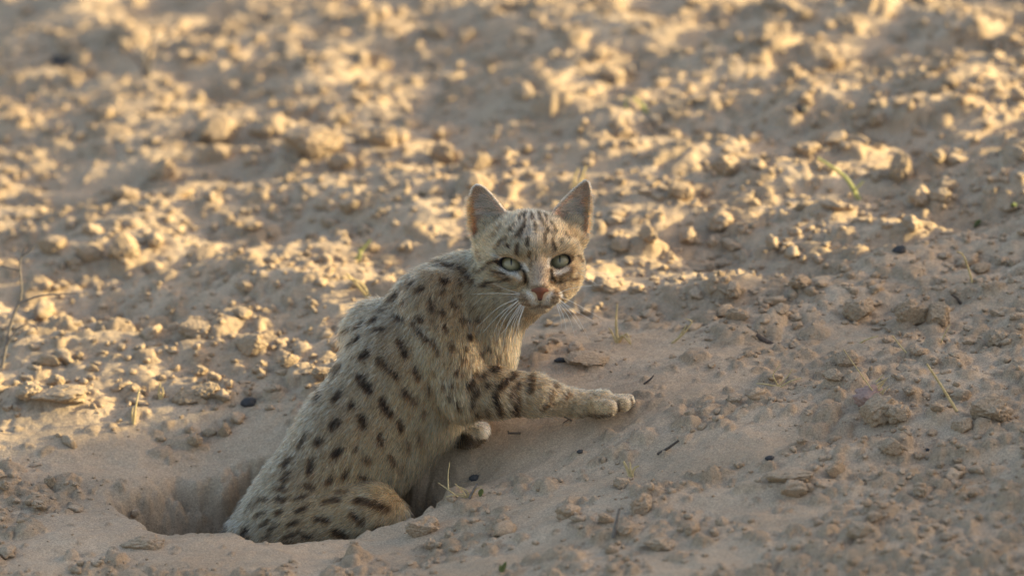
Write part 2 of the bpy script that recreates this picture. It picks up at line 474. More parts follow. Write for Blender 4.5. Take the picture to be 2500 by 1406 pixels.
# near thigh, knee, shank; far hind leg
prim(capsule((735, 1285, -60), (905, 1258, -106), 106, 78, 0.8), 14, (-0.85, 0.45, 0))
prim(capsule((905, 1258, -98), (925, 1262, -100), 72, 66, 0.8), 14, (-0.6, 0.75, 0))
prim(capsule((915, 1285, -92), (800, 1395, -70), 58, 36), 20, (-0.7, 0.7, 0))
prim(capsule((800, 1395, -70), (880, 1430, -80), 32, 26), 14, (0.7, 0.3, 0))
prim(capsule((740, 1290, 80), (890, 1275, 105), 95, 66, 0.8), 26, (-0.85, 0.45, 0))
prim(capsule((890, 1285, 105), (800, 1395, 90), 55, 36), 20, (-0.7, 0.7, 0))
prim(capsule((690, 1370, 10), (600, 1420, 20), 48, 32), 24, (-0.8, 0.5, 0))
NBODY = len(PRIMS)
# head
OUT = None
prim(ellipsoid((1291, 622, -52), (124, 106, 112)), 34, OUT)
prim(capsule((1285, 655, -40), (1262, 700, -45), 104, 84), 24, OUT)
prim(ellipsoid((1218, 666, -88), (45, 60, 50), 20), 26, OUT)
prim(ellipsoid((1371, 658, -84), (49, 62, 46), -14), 26, OUT)
prim(ellipsoid((1255, 706, -98), (48, 42, 46), 25), 22, OUT)
prim(ellipsoid((1360, 697, -98), (36, 42, 42), -20), 20, OUT)
prim(capsule((1305, 612, -140), (1314, 662, -158), 33, 24), 22, OUT)         # bridge of the nose
prim(capsule((1314, 662, -158), (1318, 704, -184), 24, 18), 18, OUT)
prim(ellipsoid((1317, 722, -148), (46, 32, 46)), 18, OUT)                    # muzzle
prim(ellipsoid((1292, 727, -170), (29, 21, 22), 8), 9, OUT)                  # whisker pads
prim(ellipsoid((1344, 724, -170), (27, 20, 22), -8), 9, OUT)
prim(ellipsoid((1318, 748, -150), (25, 15, 24)), 9, OUT)                     # chin
prim(capsule((1220, 618, -132), (1262, 624, -146), 18, 16), 20, OUT)         # brows
prim(capsule((1345, 616, -144), (1386, 606, -126), 16, 17), 20, OUT)
prim(capsule((1224, 668, -135), (1268, 676, -152), 14, 14), 14, OUT)         # under the eyes
prim(capsule((1348, 670, -150), (1388, 660, -130), 14, 13), 14, OUT)
ear_a = ear(EAR_A, -62, -46, 1247, 1147, 6); ear_b = ear(EAR_B, -60, -44, 1346, 1440, 6)
prim(capsule((1200, 580, -40), (1196, 560, -38), 40, 28, 0.8), 22, OUT)
prim(capsule((1392, 576, -38), (1398, 552, -36), 38, 26, 0.8), 22, OUT)
prim(ear_a, 12, OUT); prim(ear_b, 12, OUT)
NPRIM = len(PRIMS)

def mixed_axis(lo, hi, f0, f1, fine, coarse):
    return np.concatenate([np.arange(lo, f0, coarse), np.arange(f0, f1, fine), np.arange(f1, hi, coarse)])
AX = mixed_axis(515, 1565, 1135, 1452, 2.5, 5.0); AY = mixed_axis(425, 1470, 433, 782, 2.5, 5.0); AW = mixed_axis(-222, 230, -216, -8, 2.6, 5.0)
fld = Field(AX, AY, AW)
for (f, lo, hi), k, fl in PRIMS: fld.add(f, lo, hi, k)
# eye openings, mouth, nostril groove
EYES = [((1248.0, 645.5), 27.0, 16.0, 19.0), ((1366.5, 638.5), 24.5, 16.5, -19.0)]
def eye_uv(x, y, e):
    (cx_, cy_), a, b, ang = e
    c, s_ = math.cos(math.radians(ang)), math.sin(math.radians(ang))
    dx, dy = x - cx_, y - cy_
    q_ = (-dx * s_ + dy * c) / b
    return (dx * c + dy * s_) / a, np.where(q_ < 0, q_ * 1.12, q_)
EYE_W = []
EYE_R = 30.0
for e in EYES:
    (ex_, ey_), a, b, ang = e
    i = int(np.argmin(np.abs(AX - ex_))); j = int(np.argmin(np.abs(AY - ey_)))
    kk = int(np.argmax(fld.d[i, j] < 0)); wf = AW[kk]
    EYE_W.append(wf)
    def slot(x, y, z, e=e, wf=wf):
        p, q = eye_uv(x, y, e)
        lens = (np.sqrt(p * p + q * q) - 1) * e[2] + 3.0 * np.abs(p) ** 4
        return np.maximum(lens, z - (wf + 36))
    fld.cut(slot, (ex_ - a, ey_ - 25, wf - 60), (ex_ + a, ey_ + 25, wf + 40), 3.5)
for p, q, r in (((1508, 976, -92), (1506, 1006, -92), 4.0), ((1540, 968, -66), (1540, 992, -72), 3.5), ((1318, 737, -196), (1318, 744, -186), 2.4), ((1318, 744, -187), (1296, 750, -176), 2.8), ((1318, 744, -187), (1342, 748, -176), 2.8),
                ((1296, 750, -176), (1272, 746, -150), 2.6), ((1342, 748, -176), (1362, 742, -150), 2.6)):
    f, lo, hi = capsule(p, q, r, r); fld.cut(f, lo, hi, 4.0)

def surface_nets(F):
    d, ax, ay, az = F.d, F.ax, F.ay, F.az
    s = d < 0
    n = np.zeros(tuple(k - 1 for k in d.shape), np.int8)
    sl = (slice(0, -1), slice(1, None))
    for i in (0, 1):
        for j in (0, 1):
            for k in (0, 1): n += s[sl[i], sl[j], sl[k]]
    I, J, K = np.nonzero((n > 0) & (n < 8))
    c = np.empty((len(I), 2, 2, 2))
    for i in (0, 1):
        for j in (0, 1):
            for k in (0, 1): c[:, i, j, k] = d[I + i, J + j, K + k]
    acc = np.zeros((len(I), 3)); cnt = np.zeros(len(I))
    C8 = [(i, j, k) for i in (0, 1) for j in (0, 1) for k in (0, 1)]
    for u_ in C8:
        for axn in range(3):
            if u_[axn]: continue
            v_ = list(u_); v_[axn] = 1
            a, b = c[(slice(None), *u_)], c[(slice(None), *v_)]
            m = (a < 0) != (b < 0)
            t = np.where(m, a / np.where(m, a - b, 1), 0)
            p = np.tile(np.array(u_, float), (len(I), 1)); p[:, axn] = t
            acc += p * m[:, None]; cnt += m
    acc /= cnt[:, None]
    pos = np.stack([ax[I] + acc[:, 0] * (ax[I + 1] - ax[I]), ay[J] + acc[:, 1] * (ay[J + 1] - ay[J]), az[K] + acc[:, 2] * (az[K + 1] - az[K])], 1)
    lut = np.full(n.shape, -1, np.int32); lut[I, J, K] = np.arange(len(I))
    quads = []
    for axn in range(3):
        o1, o2 = [(1, 2), (2, 0), (0, 1)][axn]
        a = [slice(None)] * 3; b = [slice(None)] * 3; a[axn] = slice(0, -1); b[axn] = slice(1, None)
        m = s[tuple(a)] != s[tuple(b)]
        P = np.stack(np.nonzero(m), 1)
        ok = (P[:, o1] > 0) & (P[:, o2] > 0) & (P[:, o1] < n.shape[o1]) & (P[:, o2] < n.shape[o2])
        P = P[ok]
        def cell(q1, q2):
            Q = P.copy(); Q[:, o1] -= q1; Q[:, o2] -= q2
            return lut[Q[:, 0], Q[:, 1], Q[:, 2]]
        q = np.stack([cell(1, 1), cell(0, 1), cell(0, 0), cell(1, 0)], 1)
        inside = s[P[:, 0], P[:, 1], P[:, 2]]
        q[~inside] = q[~inside][:, ::-1]
        quads.append(q)
    return pos, np.concatenate(quads)

def smooth_mesh(pos, q, it, lam=0.5, w=None):
    e = np.concatenate([q[:, [0, 1]], q[:, [1, 2]], q[:, [2, 3]], q[:, [3, 0]]]); e = np.concatenate([e, e[:, ::-1]])
    deg = np.bincount(e[:, 0], minlength=len(pos))[:, None]
    for k in range(it):
        a = np.stack([np.bincount(e[:, 0], weights=pos[e[:, 1], c], minlength=len(pos)) for c in range(3)], 1) / deg
        l = lam if k % 2 == 0 else -lam * 0.9
        pos = pos + l * (a - pos) * (1 if w is None else w[:, None])
    return pos

def vnormals(pos, q):
    n = np.cross(pos[q[:, 2]] - pos[q[:, 0]], pos[q[:, 3]] - pos[q[:, 1]])
    vn = np.stack([np.bincount(q.ravel(), weights=np.repeat(n[:, c], 4), minlength=len(pos)) for c in range(3)], 1)
    return vn / (np.linalg.norm(vn, axis=1)[:, None] + 1e-12)

bp_, bq_ = surface_nets(fld)
bp_ = smooth_mesh(bp_, bq_, 6, 0.5)
vn_ = vnormals(bp_, bq_)
if (vn_ * (bp_ - bp_.mean(0))).sum() < 0:
    bq_ = bq_[:, ::-1]; vn_ = -vn_

# ------------------------------------------------------------------ coat colours
def poly_dist(x, y, pts):
    """distance to a stroke given as [(a, b), ...] and position along it"""
    best = np.full(x.shape, 1e9)
    for p, q in zip(pts[:-1], pts[1:]):
        d, _ = seg_dist(x, y, p, q); best = np.minimum(best, d)
    return best

def rot_spot(a, b, L, Wd, ang): # a spot as a short stroke
    c, s_ = math.cos(math.radians(ang)), math.sin(math.radians(ang)); h = max(L - Wd, 2) / 2
    return [(a - c * h, b - s_ * h), (a + c * h, b + s_ * h)], Wd
SPOTS = [rot_spot(*t) for t in (
    (981, 768, 30, 19, 5), (935, 798, 36, 13, -8), (921, 777, 30, 13, -45), (1060, 738, 44, 14, 78), (899, 857, 40, 24, -40), (832, 893, 42, 18, -60),
    (882, 820, 32, 13, -50), (832, 958, 38, 18, -50), (866, 981, 24, 18, 0), (892, 1020, 42, 23, 75), (826, 1026, 42, 25, -50), (983, 1029, 36, 16, 80),
    (786, 962, 32, 14, -60), (1066, 837, 40, 10, 60), (1091, 796, 24, 13, 60), (1105, 837, 30, 14, 70), (1146, 814, 20, 16, 60), (1134, 869, 22, 16, -40),
    (1173, 855, 24, 15, -20), (1196, 842, 13, 12, 0), (1217, 864, 15, 12, 60), (1146, 930, 26, 15, -50), (1116, 898, 20, 13, -60), (1173, 912, 17, 11, -10),
    (1201, 901, 24, 12, -30), (1105, 932, 18, 11, 60), (1084, 935, 16, 10, 60), (1095, 958, 18, 11, 70), (1114, 978, 28, 10, 65), (1338, 958, 22, 10, -60),
    (1347, 935, 16, 9, 60), (1006, 690, 34, 11, -35), (1031, 699, 26, 12, -20), (970, 720, 42, 18, -42), (945, 748, 30, 11, -45), (988, 731, 34, 9, -50),
    (1091, 681, 26, 14, 20), (1130, 684, 20, 12, 30), (1084, 706, 16, 11, 0), (1123, 713, 18, 9, 20), (1109, 734, 18, 12, 40), (1084, 754, 22, 14, 30),
    (1137, 773, 30, 9, 10), (1105, 645, 32, 12, 20), (1171, 773, 16, 12, 0), (785, 1067, 36, 22, -40), (830, 1094, 36, 23, -50), (876, 1086, 22, 13, -70),
    (934, 1062, 36, 15, 65), (902, 1112, 30, 18, 15), (766, 1128, 46, 21, -80), (710, 1120, 42, 17, -52), (748, 1066, 54, 12, -60), (850, 1146, 32, 16, -60),
    (810, 1165, 28, 16, -70), (890, 1152, 28, 12, 5), (708, 1154, 36, 17, -55), (964, 1112, 38, 13, 60), (1002, 1077, 36, 10, 75), (764, 1178, 36, 12, 20),
    (698, 1184, 34, 15, 15), (906, 1176, 38, 9, 5), (654, 1210, 32, 10, 5), (695, 1211, 28, 15, 10), (745, 1205, 42, 8, -15), (841, 1197, 36, 7, 0),
    (818, 1217, 50, 11, -8), (748, 1237, 38, 12, -25), (646, 1246, 32, 10, -15), (796, 1261, 42, 12, 8), (882, 1259, 44, 14, 40), (727, 1270, 36, 10, -20),
    (655, 1269, 32, 12, -35), (673, 1281, 30, 10, -35), (607, 1290, 28, 14, -60), (722, 1298, 52, 9, -18), (841, 1296, 48, 16, 25), (757, 1302, 28, 9, 10),
    (607, 1315, 26, 12, -60), (660, 1300, 24, 8, -30), (700, 1323, 46, 8, -10), (773, 1326, 58, 10, 12), (556, 1291, 38, 12, -60), (924, 1285, 32, 12, -45),
    (628, 1222, 26, 10, -20), (690, 1245, 24, 10, -20), (1160, 905, 12, 10, 0), (1185, 935, 14, 8, -40), (1128, 905, 12, 9, 0), (1060, 895, 20, 8, 70),
    (1050, 940, 26, 7, 75), (1040, 1000, 26, 8, 80), (1030, 1060, 26, 8, 75), (985, 1130, 22, 8, 70), (1030, 770, 22, 12, 40), (1120, 742, 14, 10, 0),
    (1060, 775, 16, 10, 30), (1160, 740, 22, 8, 20), (1048, 660, 26, 10, -20), (1075, 640, 22, 9, -10), (1140, 840, 14, 9, 40), (960, 690, 22, 10, -40))]
SPOTS += [rot_spot(*t) for t in ((850, 800, 30, 9, -20), (885, 790, 34, 10, -35), (868, 828, 30, 9, -50))]
SPOTS += [([(1013, 777), (1030, 800), (1049, 823)], 15), ([(978, 823), (990, 845), (998, 862)], 15), ([(931, 868), (952, 888), (977, 912)], 15),
          ([(1015, 890), (1028, 917)], 13), ([(885, 912), (898, 928), (910, 944)], 24), ([(992, 944), (1006, 960), (1018, 973)], 17),
          ([(938, 965), (948, 985), (960, 1001)], 21), ([(1162, 945), (1154, 965), (1146, 984)], 11), ([(1247, 912), (1222, 930), (1207, 950), (1204, 965), (1209, 985), (1213, 1005)], 12),
          ([(1259, 932), (1250, 945), (1242, 959)], 10), ([(1256, 968), (1252, 985), (1249, 1006)], 14), ([(1290, 918), (1286, 950)], 10),
          ([(1313, 996), (1326, 986), (1340, 978)], 8), ([(880, 1216), (915, 1224), (953, 1237)], 15), ([(1130, 648), (1145, 660), (1160, 680)], 15),
          ([(1380, 958), (1372, 972)], 7), ([(1180, 995), (1184, 1006)], 9), ([(1160, 1000), (1164, 1008)], 8)]
FACE_DARK = [([(1222, 637), (1208, 644), (1198, 653), (1190, 660), (1174, 668)], 6), ([(1207, 665), (1225, 668), (1240, 672)], 5), ([(1194, 697), (1210, 690), (1220, 688)], 7),
             ([(1228, 688), (1238, 682), (1246, 680)], 5), ([(1266, 624), (1268, 606)], 9), ([(1264, 590), (1276, 570), (1286, 548)], 8), ([(1274, 582), (1282, 560)], 8),
             ([(1290, 606), (1291, 592)], 8), ([(1328, 602), (1328, 580)], 9), ([(1350, 616), (1346, 594)], 8), ([(1366, 601), (1370, 592)], 6), ([(1336, 578), (1328, 556), (1318, 538)], 7),
             ([(1310, 580), (1306, 555)], 6), ([(1354, 575), (1344, 552)], 7), ([(1250, 610), (1240, 606)], 6), ([(1245, 575), (1262, 555)], 6), ([(1300, 545), (1299, 528)], 8), ([(1280, 540), (1284, 526)], 8),
             ([(1320, 540), (1316, 524)], 7), ([(1270, 543), (1274, 530)], 6), ([(1335, 545), (1332, 530)], 6), ([(1400, 628), (1411, 634), (1417, 646)], 6), ([(1392, 684), (1404, 682)], 6),
             ([(1281, 664), (1285, 674), (1284, 683)], 9), ([(1342, 662), (1346, 674), (1350, 684)], 8), ([(1225, 605), (1232, 596)], 5), ([(1385, 590), (1376, 575)], 6), ([(1294, 632), (1296, 622)], 5), ([(1309, 640), (1309, 630)], 4)]
FACE_BROWN = [([(1212, 672), (1250, 684)], 9), ([(1363, 675), (1380, 664), (1396, 657)], 15), ([(1358, 690), (1380, 684)], 10), ([(1220, 704), (1232, 706)], 9), ([(1290, 690), (1291, 704)], 7),
              ([(1339, 684), (1342, 698)], 7), ([(1300, 702), (1336, 701)], 6), ([(1270, 717), (1284, 722)], 5), ([(1268, 728), (1290, 731)], 5), ([(1276, 739), (1296, 741)], 4),
              ([(1350, 714), (1362, 715)], 6), ([(1345, 725), (1366, 724)], 5), ([(1344, 734), (1360, 734)], 4), ([(1273, 713), (1277, 712)], 4), ([(1352, 708), (1356, 707)], 4),
              ([(1240, 590), (1215, 612)], 10), ([(1384, 560), (1400, 585)], 12), ([(1200, 690), (1180, 700)], 8), ([(1300, 640), (1296, 660)], 8), ([(1180, 640), (1172, 620)], 10), ([(1225, 560), (1206, 585)], 8)]
PAD_ROWS = [([(1266, 721), (1286, 726)], 3.6), ([(1266, 730), (1290, 733)], 3.6), ([(1274, 740), (1294, 742)], 3.0), ([(1350, 717), (1366, 718)], 3.6), ([(1346, 727), (1366, 727)], 3.4), ([(1344, 736), (1360, 737)], 3.0)]
FACE_WHITE = [([(1226, 660), (1246, 668), (1262, 672), (1272, 680)], 9), ([(1279, 646), (1284, 654), (1289, 661)], 10), ([(1338, 634), (1337, 652)], 8), ([(1350, 668), (1364, 667), (1380, 660)], 9),
              ([(1292, 716), (1302, 728)], 8), ([(1344, 716), (1334, 730)], 7), ([(1256, 724), (1262, 728)], 9), ([(1312, 738), (1300, 738)], 6), ([(1326, 738), (1338, 738)], 6), ([(1222, 630), (1214, 628)], 6), ([(1366, 718), (1370, 724)], 7)]
LINER = (0.012, 0.010, 0.012)

def surface_id(p):
    """distance of points to every building shape; used for hair direction and colour zones"""
    n = len(p); D = np.empty((NPRIM, n), np.float32)
    x, y, z = p[:, 0], p[:, 1], p[:, 2]
    for i, ((f, lo, hi), k, fl) in enumerate(PRIMS):
        D[i] = f(x, y, z)
    return D

# depth of the front surface over the picture plane, to know which limb a marking lies on
DEPTH_N = 4
dg = {}
_ij = np.floor(bp_[:, :2] / DEPTH_N).astype(int)
_ord = np.argsort(-bp_[:, 2])
fd = np.full((500, 500), 999.0); fd[_ij[_ord, 0], _ij[_ord, 1]] = bp_[_ord, 2]
def front_depth(a, b):
    i, j = int(a / DEPTH_N), int(b / DEPTH_N)
    return fd[i - 2:i + 3, j - 2:j + 3].min()

def lerp(c, t, d):
    return c * (1 - t[:, None]) + np.array(d) * t[:, None]

NOSE = np.array([1317.0, 705.0])
def coat(p, nrm, D, fuzz):
    """albedo of the coat at points p.  fuzz: small random shift so that the edges of markings break up"""
    x = p[:, 0] + fuzz[:, 0]; y = p[:, 1] + fuzz[:, 1]; z = p[:, 2]
    n = len(p)
    tan = np.tile(np.array([0.64, 0.375, 0.188]), (n, 1))
    # along the trunk: s = across the axis from spine (-1) to belly (+1)
    ac = ((x - 880) * 0.80 + (y - 1085) * 0.60) / 150.0
    body = D[:NBODY].min(0) < D[NBODY:].min(0)
    grey = np.clip(-ac * 1.1 + 0.1, 0, 1) * body
    c = lerp(tan, grey * 0.8, (0.33, 0.225, 0.135))
    c = lerp(c, np.clip(ac * 1.6 - 0.85, 0, 1) * body * (y > 940) * 0.75, (0.74, 0.48, 0.265))
    limb = np.exp(-np.maximum(D[12:20].min(0), 0) / 12) * (x > 1085)
    c = lerp(c, limb * 0.75, (0.47, 0.305, 0.165))
    paw = sstep(x, 1390, 1470) * limb
    c = lerp(c, paw * 0.8, (0.66, 0.47, 0.28))
    thigh = np.exp(-np.maximum(np.minimum(D[26], D[27]), 0) / 12) * body * (y > 1170)
    c = lerp(c, thigh * 0.6, (0.54, 0.35, 0.19))
    chest = sstep(x, 1215, 1280) * body * (y > 740) * (y < 905)
    c = lerp(c, chest * 0.25, (0.68, 0.47, 0.265))
    neck = np.exp(-np.maximum(D[7], 0) / 25) * body * (y < 800)
    c = lerp(c, neck * 0.35, (0.38, 0.245, 0.135))
    bulge = np.exp(-np.maximum(D[4], 0) / 10) * body * (x < 960)
    c = lerp(c, bulge * sstep(x, 930, 850) * 0.75, (0.61, 0.40, 0.22))
    wob = perlin3(p / 34.0, 3); wob2 = perlin3(p / 11.0, 9)
    c = c * (1 + 0.13 * wob + 0.10 * wob2)[:, None]
    # spots
    m = np.zeros(n)
    near_ = nrm[:, 2] < 0.25
    for pts, wd in SPOTS:
        xs = [q[0] for q in pts]; ys = [q[1] for q in pts]
        sel = np.nonzero((x > min(xs) - wd - 8) & (x < max(xs) + wd + 8) & (y > min(ys) - wd - 8) & (y < max(ys) + wd + 8) & body)[0]
        if not len(sel): continue
        wm = front_depth(np.mean(xs), np.mean(ys))
        okd = (np.abs(z[sel] - wm) < 75) | ~near_[sel]
        d = poly_dist(x[sel], y[sel], pts)
        hw = wd * 0.5 + (2.6 if xs[0] > 1140 and ys[0] > 900 else 2.0 if ys[0] > 1205 else 1.0 if wd < 13 else -0.3)
        m[sel] = np.maximum(m[sel], (1 - sstep(d, hw - 5.0, hw + 3.4)) * okd * (0.97 if wd > 11 else 0.92))
    m *= np.clip(1.0 + 0.35 * perlin3(p / 16.0, 21), 0.45, 1)
    fleck = sstep(perlin3(p * np.array([1 / 7.0, 1 / 13.0, 1 / 9.0]), 77), 0.18, 0.5) * body * 0.42
    c = lerp(c, fleck, (0.17, 0.105, 0.06))
    dk = lerp(np.tile(np.array([0.026, 0.016, 0.010]), (n, 1)), np.clip(ac - 0.35, 0, 1) * 0.6 * (x < 1125) * (y > 900), (0.13, 0.075, 0.04))
    c = c * (1 - m[:, None]) + dk * m[:, None]
    cleft_shade = np.zeros(n)  # crease shade between the toes, painted into the coat colour
    for pts in ([(1506, 980), (1508, 994), (1504, 1008)], [(1538, 972), (1541, 982), (1539, 993)]):
        cleft_shade = np.maximum(cleft_shade, 1 - sstep(poly_dist(x, y, pts), 1.5, 5.5))
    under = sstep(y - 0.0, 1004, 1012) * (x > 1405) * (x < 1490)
    c = lerp(c, np.maximum(cleft_shade * near_, under) * limb * 0.85, (0.06, 0.045, 0.035))
    # sole of the far paw is dark
    sole = np.exp(-np.maximum(D[20:26].min(0), 0) / 8) * sstep(y + 0.45 * (x - 1150) * 0 + 0.30 * (1150 - x), 1056, 1066) * (x < 1215)
    c = lerp(c, np.clip(sole, 0, 1) * 0.9, (0.045, 0.036, 0.03))
    fp = np.exp(-np.maximum(D[22:26].min(0), 0) / 8) * (1 - np.clip(sole, 0, 1))
    c = lerp(c, np.clip(fp, 0, 1) * 0.7, (0.66, 0.53, 0.37))
    # ------- head
    head = ~body
    front = head & (nrm[:, 2] < 0.35)
    hc = np.tile(np.array([0.575, 0.358, 0.192]), (n, 1)) * (1 + 0.12 * wob + 0.12 * wob2)[:, None]
    crown = np.exp(-((x - 1300) / 46) ** 2) * (1 - sstep(y, 575, 625))
    hc = lerp(hc, crown * 0.6, (0.43, 0.37, 0.29))
    top = (1 - sstep(y, 520, 556)) * np.exp(-((x - 1296) / 60) ** 2)
    hc = lerp(hc, top * 0.5, (0.17, 0.14, 0.11))
    bridge = np.exp(-((x - 1315) / 22) ** 2) * sstep(y, 628, 660) * (1 - sstep(y, 694, 708))
    hc = lerp(hc, bridge * 0.75, (0.40, 0.315, 0.25))
    muz = np.exp(-((x - 1317) / 46) ** 4 - ((y - 735) / 26) ** 4)
    hc = lerp(hc, muz * 0.35, (0.66, 0.54, 0.40))
    jaw = sstep(y, 700, 742) * (x < 1280)
    hc = lerp(hc, jaw * 0.45, (0.60, 0.47, 0.32))
    chin = np.exp(-((x - 1318) / 34) ** 4 - ((y - 754) / 12) ** 4)
    hc = lerp(hc, chin * 0.4, (0.44, 0.35, 0.26))
    for strokes, colr, soft, op in ((FACE_BROWN, (0.17, 0.108, 0.060), 2.6, 0.85), (FACE_WHITE, (0.82, 0.71, 0.58), 3.0, 0.78), (PAD_ROWS, (0.13, 0.075, 0.04), 2.0, 0.8), (FACE_DARK, (0.025, 0.016, 0.010), 2.4, 0.95)):
        m = np.zeros(n)
        for pts, wd in strokes:
            d = poly_dist(x, y, pts); hw = wd * 0.5 + 0.2; m = np.maximum(m, 1 - sstep(d, hw - soft, hw + soft))
        hc = lerp(hc, m * op * front, colr)
    for e in EYES:
        p_, q_ = eye_uv(x, y, e); r = np.sqrt(p_ * p_ + q_ * q_)
        rim = (1 - sstep(r, 1.12 + 0.06 * np.clip(q_, -1, 1), 1.24 + 0.06 * np.clip(q_, -1, 1))) * front
        hc = lerp(hc, rim, LINER)
    d = poly_dist(x, y, [(1318, 738), (1318, 745)]); d = np.minimum(d, poly_dist(x, y, [(1296, 750), (1318, 745), (1342, 748)]))
    hc = lerp(hc, (1 - sstep(d, 1.0, 4.0)) * front * 0.7, (0.07, 0.05, 0.04))
    # ears
    for (f, lo, hi), poly, s_ in ((ear_a, EAR_A, -1), (ear_b, EAR_B, 1)):
        de = np.maximum(poly_sd(poly, p[:, 0], p[:, 1]), -50)
        ins = head & (de < 3) & (D[NPRIM - 2 if s_ < 0 else NPRIM - 1] < 6) & (y < 590)
        fr = ins & (nrm[:, 2] < 0.1)
        ec = np.tile(np.array([0.78, 0.44, 0.29]), (n, 1))
        uo = (1152 - x) if s_ < 0 else (x - 1432)
        band = np.exp(-((uo + 10) / 9.0) ** 2) * sstep(y, 468, 492)
        ec = lerp(ec, band * 0.95, (0.58, 0.21, 0.07))
        tip = 1 - sstep(y, 462, 500)
        ec = lerp(ec, tip * 0.7, (0.30, 0.225, 0.16))
        ec = lerp(ec, sstep(y, 545, 580) * 0.7, (0.22, 0.11, 0.075))
        edge = sstep(de, -5.0, -0.5)
        ec = lerp(ec, edge * 0.6, (0.46, 0.37, 0.27))
        hc = np.where(fr[:, None], ec, hc)
        bk = ins & ~fr
        hc = np.where(bk[:, None], np.array([0.34, 0.22, 0.13]), hc)
    c = np.where(head[:, None], hc, c)
    return np.clip(c, 0.005, 0.95)

Db = surface_id(bp_)
skin_c = coat(bp_, vn_, Db, np.zeros((len(bp_), 2)))
Mk = Mat('cat_skin')
Mk.l(Mk.n('ShaderNodeAttribute', attribute_name='coat').outputs['Color'], Mk.b.inputs['Base Color'])
Mk.b.inputs['Roughness'].default_value = 0.85; Mk.b.inputs['Specular IOR Level'].default_value = 0.15
cat = mesh_from('wildcat', v2w(bp_), bq_, Mk.m)
vcol(cat.data, 'coat', skin_c * 0.75)
tag(cat, 'spotted sandy wildcat climbing out of its burrow, head turned to face the camera', 'cat')

# ------------------------------------------------------------------ fur: single hairs rooted in the skin
def grow(n, seed):
    g = np.random.default_rng(seed)
    tri = np.concatenate([bq_[:, [0, 1, 2]], bq_[:, [0, 2, 3]]])
    A, B, C = bp_[tri[:, 0]], bp_[tri[:, 1]], bp_[tri[:, 2]]
    nn = np.cross(B - A, C - A); ar = np.linalg.norm(nn, axis=1)
    cen = (A + B + C) / 3
    face = vn_[tri[:, 0], 2]
    dens = np.where(face < 0.3, 1.0, 0.45)
    headish = (cen[:, 1] < 772) & (cen[:, 0] > 1140) & (cen[:, 2] < 10)
    dens = dens * np.where(headish, 2.6, 1.0) * np.where((cen[:, 0] > 1380) & (cen[:, 1] > 900), 1.7, 1.0)
    W_ = v2w(cen); gz = ground_z(W_[:, 0] * S, W_[:, 1] * S)
    dens = dens * ((W_[:, 2] - ZOFF) * S > gz - 25)
    pr = ar * dens; pr /= pr.sum()
    t = g.choice(len(tri), n, p=pr)
    r1 = np.sqrt(g.random(n)); r2 = g.random(n)
    bc = np.stack([1 - r1, r1 * (1 - r2), r1 * r2], 1)[:, :, None]
    p = (bc * np.stack([A[t], B[t], C[t]], 1)).sum(1)
    T = tri[t]
    nrm = (bc * np.stack([vn_[T[:, 0]], vn_[T[:, 1]], vn_[T[:, 2]]], 1)).sum(1)
    nrm /= np.linalg.norm(nrm, axis=1)[:, None]
    return p, nrm, g

